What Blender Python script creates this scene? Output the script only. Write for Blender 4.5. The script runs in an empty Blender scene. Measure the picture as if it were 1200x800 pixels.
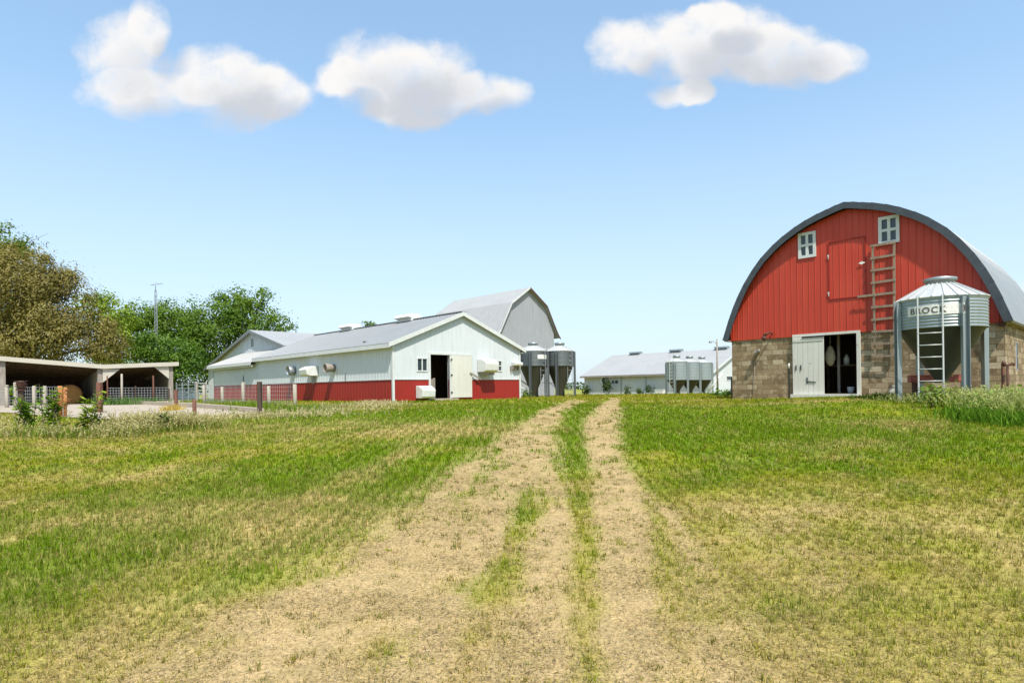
import bpy, bmesh, math, random
import numpy as np
from mathutils import Vector, Matrix
random.seed(7); RNG = np.random.default_rng(11)
scene = bpy.context.scene
COL = scene.collection
R = math.radians

# ------------------------------------------------------------------ survey of the place (camera model used to measure it)
F, RHO, EYE = 720.0, R(.79), 1.6
def ray(px, py):
    dx = px-600; dy = 455-py
    return ((dx*math.cos(RHO)+dy*math.sin(RHO))/F, 1.0, (-dx*math.sin(RHO)+dy*math.cos(RHO))/F)
def at(px, py, Y):
    r = ray(px, py); return Vector((r[0]*Y, Y, EYE+r[2]*Y))
def ix(x):  # integer hash noise
    return x
def vnoise(x, y, seed=0):
    x = np.asarray(x, float); y = np.asarray(y, float)
    xi = np.floor(x).astype(np.int64); yi = np.floor(y).astype(np.int64)
    xf = x-xi; yf = y-yi
    def h(a, b):
        n = (a*374761393 + b*668265263 + seed*69069 + 1013904223) & 0xffffffff
        n = ((n ^ (n >> 13))*1274126177) & 0xffffffff
        n = ((n ^ (n >> 16))*2246822519) & 0xffffffff
        return ((n >> 8) & 0xffff)/65535.0
    u = xf*xf*(3-2*xf); v = yf*yf*(3-2*yf)
    return (h(xi, yi)*(1-u)+h(xi+1, yi)*u)*(1-v)+(h(xi, yi+1)*(1-u)+h(xi+1, yi+1)*u)*v
def fbm(x, y, seed=0, oct=4):
    s = 0; a = .5; t = 0
    for i in range(oct):
        s = s+a*vnoise(np.asarray(x)*2**i, np.asarray(y)*2**i, seed+i*17); t += a; a *= .5
    return s/t
PY = [-400, -20, 0, 3, 6, 9, 12, 15, 18, 21, 24, 28, 33, 40, 50, 62, 85, 120, 300, 1600]
PZ = [-1.9, -1.66, -1.62, -1.56, -1.45, -1.29, -1.11, -.93, -.79, -.69, -.63, -.59, -.57, -.6, -.69, -.82, -.99, -1.2, -2.2, -3.2]
def gz(x, y):
    z = (np.interp(np.asarray(y)-1.2, PY, PZ)+np.interp(np.asarray(y), PY, PZ)+np.interp(np.asarray(y)+1.2, PY, PZ))/3
    near = np.exp(-((np.asarray(y)-8)/14.)**2)
    z = z+.20*np.exp(-((np.asarray(x)-12.8)/4.)**2-((np.asarray(y)-21)/3.4)**2)
    return EYE+z+(fbm(np.asarray(x)*.5, np.asarray(y)*.5, 3)-.5)*.10*near+(fbm(np.asarray(x)*2.1, np.asarray(y)*2.1, 5)-.5)*.05*near
def gpt(px, py):
    r = ray(px, py); Y = 10.
    lo, hi = 1.5, 400.
    for i in range(60):                       # first crossing, march then bisect
        pass
    Y = 1.5
    while Y < 400 and EYE+r[2]*Y > float(gz(r[0]*Y, Y)): Y *= 1.03
    lo, hi = Y/1.03, Y
    for i in range(25):
        m = (lo+hi)/2
        if EYE+r[2]*m > float(gz(r[0]*m, m)): lo = m
        else: hi = m
    return Vector((r[0]*hi, hi, float(gz(r[0]*hi, hi))))
def ground_at(px, Y):
    r = ray(px, 460); x = r[0]*Y
    return Vector((x, Y, float(gz(x, Y))))

A = R(43.6)
class Frame:
    def __init__(s, o, ang): s.o = Vector(o); s.a = ang; s.c = math.cos(ang); s.s = math.sin(ang)
    def hit(s, px, py, axis, v):
        r = ray(px, py); p = Vector((0, 0, EYE))-s.o
        o = (p.x*s.c+p.y*s.s, -p.x*s.s+p.y*s.c, p.z)
        d = (r[0]*s.c+r[1]*s.s, -r[0]*s.s+r[1]*s.c, r[2])
        t = (v-o[axis])/d[axis]
        return Vector(tuple(o[i]+d[i]*t for i in range(3)))
    def world(s, x, y, z=0): return Vector((s.o.x+x*s.c-y*s.s, s.o.y+x*s.s+y*s.c, s.o.z+z))

# ------------------------------------------------------------------ materials
def newmat(name):
    m = bpy.data.materials.new(name); m.use_nodes = True
    nt = m.node_tree; nt.nodes.clear()
    return m, nt
def N(nt, t, **kw):
    n = nt.nodes.new(t)
    for k, v in kw.items():
        if k.startswith('i_'): n.inputs[k[2:].replace('_', ' ')].default_value = v
        else: setattr(n, k, v)
    return n
def L(nt, a, b): nt.links.new(a, b)
def rgb(c): return (c[0], c[1], c[2], 1)
def mixc(nt, fac, a, b, blend='MIX'):
    n = N(nt, 'ShaderNodeMix', data_type='RGBA', blend_type=blend)
    for s, v in ((0, fac), (6, a), (7, b)):
        if isinstance(v, (int, float)): n.inputs[s].default_value = v
        elif isinstance(v, tuple): n.inputs[s].default_value = rgb(v)
        else: L(nt, v, n.inputs[s])
    return n.outputs[2]
def ramp(nt, src, a, b):
    n = N(nt, 'ShaderNodeMapRange'); n.inputs[1].default_value = a; n.inputs[2].default_value = b
    L(nt, src, n.inputs[0]); return n.outputs[0]
def coords(nt, scale=(1, 1, 1)):
    tc = N(nt, 'ShaderNodeTexCoord'); mp = N(nt, 'ShaderNodeMapping'); mp.inputs['Scale'].default_value = scale
    L(nt, tc.outputs['Object'], mp.inputs['Vector']); return mp.outputs[0]
def noise(nt, vec, scale, detail=4, rough=.55):
    n = N(nt, 'ShaderNodeTexNoise'); n.inputs['Scale'].default_value = scale; n.inputs['Detail'].default_value = detail
    n.inputs['Roughness'].default_value = rough
    L(nt, vec, n.inputs['Vector']); return n.outputs['Fac']
def finish(nt, color, rough=.6, metal=0., bump=None, bstr=.3, bdist=.01, spec=.5):
    p = N(nt, 'ShaderNodeBsdfPrincipled'); o = N(nt, 'ShaderNodeOutputMaterial')
    if isinstance(color, tuple): p.inputs['Base Color'].default_value = rgb(color)
    else: L(nt, color, p.inputs['Base Color'])
    if isinstance(rough, (int, float)): p.inputs['Roughness'].default_value = rough
    else: L(nt, rough, p.inputs['Roughness'])
    p.inputs['Metallic'].default_value = metal
    p.inputs['Specular IOR Level'].default_value = spec
    if bump is not None:
        b = N(nt, 'ShaderNodeBump'); b.inputs['Strength'].default_value = bstr; b.inputs['Distance'].default_value = bdist
        L(nt, bump, b.inputs['Height']); L(nt, b.outputs[0], p.inputs['Normal'])
    L(nt, p.outputs[0], o.inputs[0]); return p

def weathered(name, c, dirt, amt=.5, streak=(5, 5, .5), rough=.55, metal=0., scale=1., spots=None, spec=.4, fade=None):
    """painted or bare sheet: base colour with streaks of dirt and patchy fade"""
    m, nt = newmat(name)
    v = coords(nt, streak); f = noise(nt, v, 1.3*scale, 5, .65)
    v2 = coords(nt); g = noise(nt, v2, .35*scale, 3); k = noise(nt, v2, 22*scale, 3)
    f2 = ramp(nt, f, .48, .80)
    mu = N(nt, 'ShaderNodeMath', operation='MULTIPLY'); L(nt, f2, mu.inputs[0]); mu.inputs[1].default_value = amt
    col = mixc(nt, mu.outputs[0], c, dirt)
    lo = tuple(x*.84 for x in c)
    col = mixc(nt, ramp(nt, g, .35, .75), col, mixc(nt, .55, col, lo))
    if fade:
        col = mixc(nt, ramp(nt, noise(nt, coords(nt, (1.6, 1.6, .35)), .9*scale, 5, .6), .50, .78), col, mixc(nt, .5, col, fade))
    if spots:
        col = mixc(nt, ramp(nt, noise(nt, v2, 6*scale, 6, .7), .62, .70), col, spots)
    finish(nt, col, rough, metal, k, .08, .004, spec); return m
def plain(name, c, rough=.6, metal=0., var=.25, scale=8., spec=.4):
    m, nt = newmat(name); v = coords(nt)
    f = noise(nt, v, scale, 5)
    col = mixc(nt, ramp(nt, f, .3, .7), tuple(x*(1-var) for x in c), tuple(min(1, x*(1+var)) for x in c))
    finish(nt, col, rough, metal, f, .25, .008, spec); return m
def wood(name, c, dark, rough=.8):
    m, nt = newmat(name)
    f = noise(nt, coords(nt, (14, 14, 1.2)), 1.6, 6, .65); g = noise(nt, coords(nt), 1.1, 3)
    col = mixc(nt, ramp(nt, f, .35, .7), dark, c)
    col = mixc(nt, ramp(nt, g, .4, .7), col, mixc(nt, .5, col, dark))
    finish(nt, col, rough, 0, f, .4, .01, .2); return m
def blockwall(name):
    m, nt = newmat(name)
    tc = N(nt, 'ShaderNodeTexCoord'); sp = N(nt, 'ShaderNodeSeparateXYZ'); L(nt, tc.outputs['Object'], sp.inputs[0])
    ad = N(nt, 'ShaderNodeMath', operation='ADD'); L(nt, sp.outputs[0], ad.inputs[0]); L(nt, sp.outputs[1], ad.inputs[1])
    cb = N(nt, 'ShaderNodeCombineXYZ'); L(nt, ad.outputs[0], cb.inputs[0]); L(nt, sp.outputs[2], cb.inputs[1])
    wob = N(nt, 'ShaderNodeTexNoise'); wob.inputs['Scale'].default_value = 5; L(nt, tc.outputs['Object'], wob.inputs[0])
    sc = N(nt, 'ShaderNodeVectorMath', operation='SCALE'); L(nt, wob.outputs['Color'], sc.inputs[0]); sc.inputs['Scale'].default_value = .03
    av = N(nt, 'ShaderNodeVectorMath', operation='ADD'); L(nt, cb.outputs[0], av.inputs[0]); L(nt, sc.outputs[0], av.inputs[1])
    br = N(nt, 'ShaderNodeTexBrick'); L(nt, av.outputs[0], br.inputs['Vector'])
    br.inputs['Scale'].default_value = 1.; br.inputs['Brick Width'].default_value = .45; br.inputs['Row Height'].default_value = .205
    br.inputs['Mortar Size'].default_value = .010; br.inputs['Mortar Smooth'].default_value = .4; br.inputs['Bias'].default_value = -.1
    br.inputs['Color1'].default_value = (0, 0, 0, 1); br.inputs['Color2'].default_value = (1, 1, 1, 1); br.inputs['Mortar'].default_value = (.3, .3, .3, 1)
    bw = N(nt, 'ShaderNodeRGBToBW'); L(nt, br.outputs['Color'], bw.inputs[0])
    v = coords(nt); n1 = noise(nt, v, 1.3, 4); n2 = noise(nt, v, 14, 6, .7); n3 = noise(nt, v, 3.7, 4)
    cr = N(nt, 'ShaderNodeValToRGB'); L(nt, bw.outputs[0], cr.inputs[0])
    e = cr.color_ramp.elements
    e[0].position = 0; e[0].color = (.165, .120, .072, 1); e[1].position = 1; e[1].color = (.56, .50, .40, 1)
    x = e.new(.40); x.color = (.24, .18, .11, 1); x = e.new(.75); x.color = (.35, .28, .19, 1)
    col = mixc(nt, ramp(nt, n1, .45, .95), cr.outputs[0], (.25, .19, .115))
    col = mixc(nt, ramp(nt, n3, .50, .72), col, mixc(nt, .6, col, (.5, .42, .29)))
    col = mixc(nt, .55, col, mixc(nt, n2, (.03, .02, .01), (1, .97, .9)), 'OVERLAY')
    col = mixc(nt, br.outputs['Fac'], col, (.16, .125, .08))
    hh = N(nt, 'ShaderNodeMath', operation='MULTIPLY_ADD'); L(nt, br.outputs['Fac'], hh.inputs[0]); hh.inputs[1].default_value = -.8; L(nt, n2, hh.inputs[2])
    finish(nt, col, .92, 0, hh.outputs[0], .7, .02, .15); return m
def leafmat(name, trans=.3, rough=.6, gloss=.06):
    m, nt = newmat(name)
    at_ = N(nt, 'ShaderNodeAttribute', attribute_name='Col')
    d = N(nt, 'ShaderNodeBsdfDiffuse'); t = N(nt, 'ShaderNodeBsdfTranslucent'); mx = N(nt, 'ShaderNodeMixShader')
    L(nt, at_.outputs[0], d.inputs[0])
    tcol = mixc(nt, 1., at_.outputs[0], (1.0, 1.0, .55), 'MULTIPLY'); L(nt, tcol, t.inputs[0])
    mx.inputs[0].default_value = trans; L(nt, d.outputs[0], mx.inputs[1]); L(nt, t.outputs[0], mx.inputs[2])
    g = N(nt, 'ShaderNodeBsdfGlossy'); g.inputs['Roughness'].default_value = .5; mx2 = N(nt, 'ShaderNodeMixShader'); mx2.inputs[0].default_value = gloss
    L(nt, mx.outputs[0], mx2.inputs[1]); L(nt, g.outputs[0], mx2.inputs[2])
    o = N(nt, 'ShaderNodeOutputMaterial'); L(nt, mx2.outputs[0], o.inputs[0]); return m
def glassmat(name, c=(.02, .03, .035)):
    m, nt = newmat(name); v = coords(nt); f = noise(nt, v, 3, 2)
    col = mixc(nt, f, c, tuple(x*2.2 for x in c)); finish(nt, col, .08, 0, f, .05, .01, .6); return m

M = {}
M['white'] = weathered('white_siding', (.57, .60, .615), (.40, .40, .37), .6, (5, 5, .5), .45)
M['whiteroof'] = weathered('pale_sheet_roof', (.36, .36, .35), (.27, .27, .26), .55, (1.2, 1.2, 1.2), .42, .0)
M['greyroof'] = weathered('grey_sheet_roof', (.265, .275, .28), (.20, .205, .21), .6, (1.2, 1.2, 1.2), .38, .15)
M['red'] = weathered('red_siding', (.47, .045, .020), (.30, .04, .022), .65, (6, 6, .35), .5, fade=(.54, .09, .05))
M['redwain'] = weathered('red_wainscot', (.28, .017, .011), (.18, .02, .014), .7, (5, 5, .8), .55)
M['trim'] = plain('white_trim', (.56, .57, .55), .5, 0, .08, 4)
M['darktrim'] = plain('dark_grey_trim', (.055, .065, .075), .5, .1, .2, 3)
M['greymetal'] = weathered('weathered_grey_siding', (.33, .34, .36), (.20, .20, .21), .8, (6, 6, .4), .6, .1)
M['galv'] = weathered('galvanised_steel', (.33, .37, .375), (.21, .24, .245), .7, (3, 3, .6), .42, .55)
M['hoppershade'] = weathered('shaded_hopper_steel', (.062, .060, .048), (.04, .035, .028), .7, (3, 3, .6), .55, .4)  # hopper steel darkened: shade under the bins put into the colour
M['galvshade'] = weathered('shaded_grey_steel', (.125, .14, .145), (.085, .09, .09), .7, (3, 3, .6), .5, .45)  # shaded copy of the galvanised steel, shade of the bin pair in its colour
M['shovelwood'] = wood('pale_handle_wood', (.62, .50, .36), (.40, .28, .18))
M['galvroof'] = weathered('galvanised_cap', (.52, .525, .51), (.38, .37, .35), .6, (2, 2, 2), .45, .25)
M['block'] = blockwall('weathered_block')
M['paintdoor'] = weathered('peeling_white_door', (.60, .585, .52), (.42, .38, .30), .5, (7, 7, .5), .6, spots=(.30, .26, .2))
M['dark'] = plain('dark_interior', (.035, .03, .026), .9, 0, .3, 3)
M['floor'] = plain('barn_floor', (.10, .085, .065), .95, 0, .3, 3)
M['glass'] = glassmat('window_glass')
M['greywood'] = wood('weathered_wood', (.40, .36, .31), (.20, .17, .14))
M['ladderwood'] = wood('ladder_wood', (.36, .28, .20), (.19, .14, .10))
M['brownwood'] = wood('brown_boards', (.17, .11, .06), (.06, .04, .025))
M['postwood'] = wood('pale_post_wood', (.52, .47, .39), (.30, .26, .21))
M['darkpost'] = wood('dark_post_wood', (.12, .08, .06), (.05, .035, .03))
M['redpost'] = weathered('rusty_red_post', (.18, .075, .05), (.09, .045, .03), .7, (6, 6, 2), .8)
M['rust'] = weathered('orange_rust', (.40, .17, .06), (.16, .07, .04), .8, (5, 5, 5), .9)
M['darkrust'] = plain('dark_rust', (.10, .045, .03), .8, .2, .4, 12)
M['steel'] = plain('grey_steel', (.32, .34, .36), .45, .6, .2, 6)
M['wire'] = plain('fence_wire', (.42, .42, .42), .5, .4, .15, 10)
M['blacksteel'] = plain('black_steel', (.03, .03, .032), .5, .3, .2, 6)
M['whiteplastic'] = plain('white_plastic', (.64, .64, .61), .45, 0, .08, 5)
M['concrete'] = weathered('yard_concrete', (.40, .33, .25), (.29, .24, .18), .7, (1, 1, 1), .9, scale=.8)
M['fasciawood'] = weathered('white_fascia_board', (.50, .46, .38), (.30, .26, .20), .7, (1, 1, 6), .7)
M['sign'] = plain('worn_sign_white', (.70, .68, .62), .6, 0, .2, 14)
M['ink'] = plain('worn_black_lettering', (.09, .07, .06), .6, 0, .3, 14)
M['redpaint'] = plain('faded_red_steel', (.34, .09, .07), .6, .2, .3, 8)
M['hay'] = plain('hay', (.36, .18, .06), .95, 0, .45, 20)
M['straw'] = plain('yellow_straw', (.62, .44, .10), .95, 0, .4, 20)
M['bark'] = wood('bark', (.13, .10, .075), (.06, .045, .035))
M['foliage'] = leafmat('foliage', .35, gloss=.015)
M['grass'] = leafmat('grass_blades', .35, gloss=.0)
M['sack'] = plain('pale_sack', (.62, .56, .38), .9, 0, .25, 9)
M['stone'] = plain('gravel_stone', (.50, .43, .34), .9, 0, .35, 20)

# ------------------------------------------------------------------ mesh building
class MB:
    def __init__(s): s.v = []; s.f = []; s.m = []; s.sm = []
    def face(s, pts, mi=0, smooth=False):
        b = len(s.v); s.v += [tuple(p) for p in pts]; s.f.append(tuple(range(b, b+len(pts)))); s.m.append(mi); s.sm.append(smooth)
    def hexa(s, p, mi=0):     # p: 4 bottom (ring) + 4 top (ring)
        b = len(s.v); s.v += [tuple(q) for q in p]
        for q in ((3, 2, 1, 0), (4, 5, 6, 7), (0, 1, 5, 4), (1, 2, 6, 5), (2, 3, 7, 6), (3, 0, 4, 7)):
            s.f.append(tuple(b+i for i in q)); s.m.append(mi); s.sm.append(False)
    def box(s, x0, x1, y0, y1, z0, z1, mi=0):
        s.hexa([(x0, y0, z0), (x1, y0, z0), (x1, y1, z0), (x0, y1, z0), (x0, y0, z1), (x1, y0, z1), (x1, y1, z1), (x0, y1, z1)], mi)
    def tube(s, p0, p1, r0, r1=None, n=8, mi=0, caps=True):
        r1 = r0 if r1 is None else r1
        p0 = Vector(p0); p1 = Vector(p1); d = (p1-p0)
        if d.length < 1e-6: return
        d.normalize(); a = d.orthogonal().normalized(); c = d.cross(a); b = len(s.v)
        for p, r in ((p0, r0), (p1, r1)):
            for i in range(n):
                t = 2*math.pi*i/n; s.v.append(tuple(p+a*r*math.cos(t)+c*r*math.sin(t)))
        for i in range(n):
            j = (i+1) % n; s.f.append((b+i, b+j, b+n+j, b+n+i)); s.m.append(mi); s.sm.append(n > 5)
        if caps:
            s.f.append(tuple(b+i for i in reversed(range(n)))); s.m.append(mi); s.sm.append(False)
            s.f.append(tuple(b+n+i for i in range(n))); s.m.append(mi); s.sm.append(False)
    def bar(s, p0, p1, w, h=None, mi=0):   # square section beam
        h = w if h is None else h
        p0 = Vector(p0); p1 = Vector(p1); d = (p1-p0).normalized()
        up = Vector((0, 0, 1)) if abs(d.z) < .95 else Vector((0, 1, 0))
        a = d.cross(up).normalized()*w/2; c = a.normalized().cross(d).normalized()*h/2
        s.hexa([p0-a-c, p0+a-c, p0+a+c, p0-a+c, p1-a-c, p1+a-c, p1+a+c, p1-a+c], mi)
    def lathe(s, prof, n=24, cx=0, cy=0, mi=0, smooth=True, cap=True):
        b = len(s.v)
        for r, z in prof:
            for i in range(n):
                t = 2*math.pi*i/n; s.v.append((cx+r*math.cos(t), cy+r*math.sin(t), z))
        for k in range(len(prof)-1):
            for i in range(n):
                j = (i+1) % n
                s.f.append((b+k*n+i, b+k*n+j, b+(k+1)*n+j, b+(k+1)*n+i)); s.m.append(mi); s.sm.append(smooth)
        if cap:
            s.f.append(tuple(b+i for i in reversed(range(n)))); s.m.append(mi); s.sm.append(False)
            k = len(prof)-1; s.f.append(tuple(b+k*n+i for i in range(n))); s.m.append(mi); s.sm.append(False)
    def build(s, name, mat, parent=None, loc=None, fix=True, bevel=0):
        me = bpy.data.meshes.new(name); me.from_pydata(s.v, [], s.f)
        mats = mat if isinstance(mat, (list, tuple)) else [mat]
        for mm in mats: me.materials.append(mm)
        me.polygons.foreach_set('material_index', s.m); me.polygons.foreach_set('use_smooth', s.sm)
        if fix:
            bm = bmesh.new(); bm.from_mesh(me); bmesh.ops.recalc_face_normals(bm, faces=bm.faces); bm.to_mesh(me); bm.free()
        me.update()
        o = bpy.data.objects.new(name, me); COL.objects.link(o)
        if parent: o.parent = parent
        if loc is not None: o.location = loc
        if bevel:
            md = o.modifiers.new('bevel', 'BEVEL'); md.width = bevel; md.segments = 2; md.limit_method = 'ANGLE'
        return o
def tag(o, label=None, cat=None, group=None, kind=None):
    if label: o['label'] = label
    if cat: o['category'] = cat
    if group: o['group'] = group
    if kind: o['kind'] = kind
    return o
def thing(name, label, cat, loc=(0, 0, 0), rot=0, group=None):
    o = bpy.data.objects.new(name, None); COL.objects.link(o); o.empty_display_size = .3
    o.location = loc; o.rotation_euler = (0, 0, rot)
    return tag(o, label, cat, group)
def dup(root, loc, rot, label):
    def cp(o, par):
        c = o.copy(); COL.objects.link(c)
        if par: c.parent = par
        for ch in [q for q in bpy.data.objects if q.parent == o]: cp(ch, c)
        return c
    r = cp(root, None); r.location = loc; r.rotation_euler = (0, 0, rot); r['label'] = label
    return r
def npmesh(name, V, faces_sizes, loops, mat, C=None, parent=None, smooth=False):
    me = bpy.data.meshes.new(name)
    me.vertices.add(len(V)); me.vertices.foreach_set('co', np.ascontiguousarray(V, np.float32).ravel())
    me.loops.add(len(loops)); me.loops.foreach_set('vertex_index', np.ascontiguousarray(loops, np.int32))
    st = np.concatenate(([0], np.cumsum(faces_sizes)[:-1])).astype(np.int32)
    me.polygons.add(len(faces_sizes)); me.polygons.foreach_set('loop_start', st)
    try: me.polygons.foreach_set('loop_total', np.asarray(faces_sizes, np.int32))
    except Exception: pass
    if C is not None:
        ca = me.color_attributes.new('Col', 'FLOAT_COLOR', 'POINT')
        c4 = np.ones((len(V), 4), np.float32); c4[:, :3] = C; ca.data.foreach_set('color', c4.ravel())
    me.materials.append(mat); me.update(calc_edges=True)
    if smooth: me.polygons.foreach_set('use_smooth', np.ones(len(faces_sizes), bool))
    o = bpy.data.objects.new(name, me); COL.objects.link(o)
    if parent: o.parent = parent
    return o

def wall(mb, fmap, a0, a1, top, ops=(), th=.15, zmin=-.3, cuts=(), ribs=None, mi=0, rmi=0, c0=0., ribw=.035, ribd=.014):
    """wall in its own plane: a along, c inward depth, b up; ops = openings (a0,a1,b0,b1)"""
    if not callable(top): tv = top; top = lambda a: tv
    cs = sorted(set([a0, a1]+[q for o in ops for q in o[:2] if a0 < q < a1]+[q for q in cuts if a0 < q < a1]))
    def spans(x0, x1):
        m = (x0+x1)/2; z = zmin; out = []
        for o in sorted((o for o in ops if o[0] < m < o[1]), key=lambda o: o[2]):
            if o[2] > z+.002: out.append((z, z, o[2], o[2]))
            z = max(z, o[3])
        t0, t1 = top(x0), top(x1)
        if max(t0, t1) > z+.002: out.append((z, z, max(t0, z), max(t1, z)))
        return out
    for x0, x1 in zip(cs[:-1], cs[1:]):
        for z0, z1, t0, t1 in spans(x0, x1):
            mb.hexa([fmap(x0, c0, z0), fmap(x1, c0, z1), fmap(x1, c0+th, z1), fmap(x0, c0+th, z0),
                     fmap(x0, c0, t0), fmap(x1, c0, t1), fmap(x1, c0+th, t1), fmap(x0, c0+th, t0)], mi)
    if ribs:
        k = a0+ribs/2
        while k < a1-ribw:
            x0, x1 = k-ribw/2, k+ribw/2
            inside = any(o[0] < x1 and x0 < o[1] and not (o[0] < x0 and x1 < o[1]) for o in ops)
            if not inside:
                for z0, z1, t0, t1 in spans(x0, x1):
                    q = ribw*.28
                    mb.hexa([fmap(x0, c0, z0), fmap(x0+q, c0-ribd, z0), fmap(x1-q, c0-ribd, z0), fmap(x1, c0, z0),
                             fmap(x0, c0, t0), fmap(x0+q, c0-ribd, t0), fmap(x1-q, c0-ribd, t0), fmap(x1, c0, t1)], rmi)
            k += ribs
def roof(mb, e0, e1, r1, r0, th=.06, ribs=.3, mi=0, ribh=.025, ribw=.05):
    """sheet roof plane: eave e0-e1, ridge r0-r1, ribs running eave to ridge"""
    e0, e1, r0, r1 = map(Vector, (e0, e1, r0, r1))
    n = (e1-e0).cross(r0-e0).normalized()
    if n.z < 0: n = -n
    d = n*th
    mb.hexa([e0-d, e1-d, r1-d, r0-d, e0, e1, r1, r0], mi)
    Ln = (e1-e0).length; k = ribs*.5
    while k < Ln:
        a = max(0, (k-ribw/2)/Ln); b = min(1, (k+ribw/2)/Ln); h = n*ribh
        p = [e0.lerp(e1, a), e0.lerp(e1, b), r0.lerp(r1, b), r0.lerp(r1, a)]
        i = [p[0].lerp(p[1], .25), p[1].lerp(p[0], .25), p[2].lerp(p[3], .25), p[3].lerp(p[2], .25)]
        mb.hexa(p+[i[0]+h, i[1]+h, i[2]+h, i[3]+h], mi); k += ribs
FRONT = lambda a, c, b: (a, c, b)
def window(parent, x0, x1, z0, z1, y=0, cols=2, rows=1, fr=.07, proud=.035, mat='trim', face='front', W=0):
    fm = FRONT if face == 'front' else ((lambda a, c, b: (c, a, b)) if face == 'left' else (lambda a, c, b: (W-c, a, b)))
    mb = MB()
    def bx(a0, a1, b0, b1, c0, c1):
        mb.hexa([fm(a0, c0, b0), fm(a1, c0, b0), fm(a1, c1, b0), fm(a0, c1, b0), fm(a0, c0, b1), fm(a1, c0, b1), fm(a1, c1, b1), fm(a0, c1, b1)])
    c0, c1 = y-proud, y+.06
    bx(x0, x0+fr, z0, z1, c0, c1); bx(x1-fr, x1, z0, z1, c0, c1)
    bx(x0+fr, x1-fr, z1-fr, z1, c0, c1); bx(x0+fr, x1-fr, z0, z0+fr, c0, c1)
    s = fr*.45
    for i in range(1, cols):
        q = x0+(x1-x0)*i/cols; bx(q-s, q+s, z0+fr, z1-fr, c0+.01, c1)
    for i in range(1, rows):
        q = z0+(z1-z0)*i/rows; bx(x0+fr, x1-fr, q-s, q+s, c0+.012, c1-.005)
    w = mb.build('window', M[mat], parent)
    g = MB(); m2 = mb; mb = g
    a0, a1, b0, b1, d0, d1 = x0+.02, x1-.02, z0+.02, z1-.02, y+.02, y+.035
    g.hexa([fm(a0, d0, b0), fm(a1, d0, b0), fm(a1, d1, b0), fm(a0, d1, b0), fm(a0, d0, b1), fm(a1, d0, b1), fm(a1, d1, b1), fm(a0, d1, b1)])
    g.build('pane', M['glass'], w)
    return w

# ------------------------------------------------------------------ camera, sun, sky
cam = bpy.data.cameras.new('camera'); co = bpy.data.objects.new('camera', cam); COL.objects.link(co)
cam.sensor_width = 36; cam.lens = 36*F/1200; cam.shift_y = 55/1200; cam.clip_end = 6000; cam.clip_start = .05
c, s = math.cos(RHO), math.sin(RHO)
co.matrix_world = Matrix(((c, s, 0, 0), (0, 0, -1, 0), (-s, c, 0, EYE), (0, 0, 0, 1)))
scene.camera = co
sun_dir = Vector((.30, -.95, 0)).normalized()*math.cos(R(57))+Vector((0, 0, math.sin(R(57))))
sd = bpy.data.lights.new('sun', 'SUN'); sd.energy = 3.7; sd.angle = R(1.2); sd.color = (1, .95, .87)
so = bpy.data.objects.new('sun', sd); COL.objects.link(so); so.rotation_euler = sun_dir.to_track_quat('Z', 'Y').to_euler(); so.location = (0, 0, 60)
world = bpy.data.worlds.new('World'); scene.world = world; world.use_nodes = True
wt = world.node_tree; wt.nodes.clear()
sky = N(wt, 'ShaderNodeTexSky', sky_type='NISHITA'); sky.sun_disc = False
sky.sun_elevation = R(57); sky.sun_rotation = math.atan2(sun_dir.x, sun_dir.y); sky.altitude = 300
sky.air_density = 1.0; sky.dust_density = 1.2; sky.ozone_density = 1.6
def wm(op, a, b=None, c_=None, clamp=False):
    n = N(wt, 'ShaderNodeMath', operation=op, use_clamp=clamp)
    for i, q in enumerate((a, b, c_)):
        if q is None: continue
        if isinstance(q, (int, float)): n.inputs[i].default_value = q
        else: L(wt, q, n.inputs[i])
    return n.outputs[0]
tc = N(wt, 'ShaderNodeTexCoord'); sp = N(wt, 'ShaderNodeSeparateXYZ'); L(wt, tc.outputs['Generated'], sp.inputs[0])
yy = wm('MAXIMUM', sp.outputs[1], .05)
U = wm('DIVIDE', sp.outputs[0], yy); V = wm('DIVIDE', sp.outputs[2], yy)   # direction coordinates towards the north sky
cb = N(wt, 'ShaderNodeCombineXYZ'); L(wt, U, cb.inputs[0]); L(wt, V, cb.inputs[1])
def wnoise(scale, detail, off=(0, 0, 0), rough=.55):
    a = N(wt, 'ShaderNodeVectorMath', operation='ADD'); L(wt, cb.outputs[0], a.inputs[0]); a.inputs[1].default_value = off
    n = N(wt, 'ShaderNodeTexNoise'); n.inputs['Scale'].default_value = scale; n.inputs['Detail'].default_value = detail; n.inputs['Roughness'].default_value = rough
    L(wt, a.outputs[0], n.inputs['Vector']); return n
wn = wnoise(9, 3)
warp = N(wt, 'ShaderNodeSeparateXYZ'); L(wt, wn.outputs['Color'], warp.inputs[0])
Uw = wm('ADD', U, wm('MULTIPLY', wm('SUBTRACT', warp.outputs[0], .5), .055)); Vw = wm('ADD', V, wm('MULTIPLY', wm('SUBTRACT', warp.outputs[1], .5), .05))
BL = [(142, 62, 52, 46), (176, 30, 24, 30), (160, 112, 62, 24), (245, 85, 52, 30), (285, 112, 62, 36), (330, 108, 36, 26),
      (438, 86, 58, 46), (500, 92, 60, 46), (490, 124, 56, 26), (570, 112, 52, 24), (395, 92, 28, 18),
      (728, 56, 38, 34), (800, 52, 66, 40), (862, 52, 74, 44), (925, 68, 56, 34), (982, 74, 34, 20), (838, 14, 30, 16), (800, 110, 40, 13), (818, 106, 22, 15),
      (1215, 345, 34, 26)]
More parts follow.
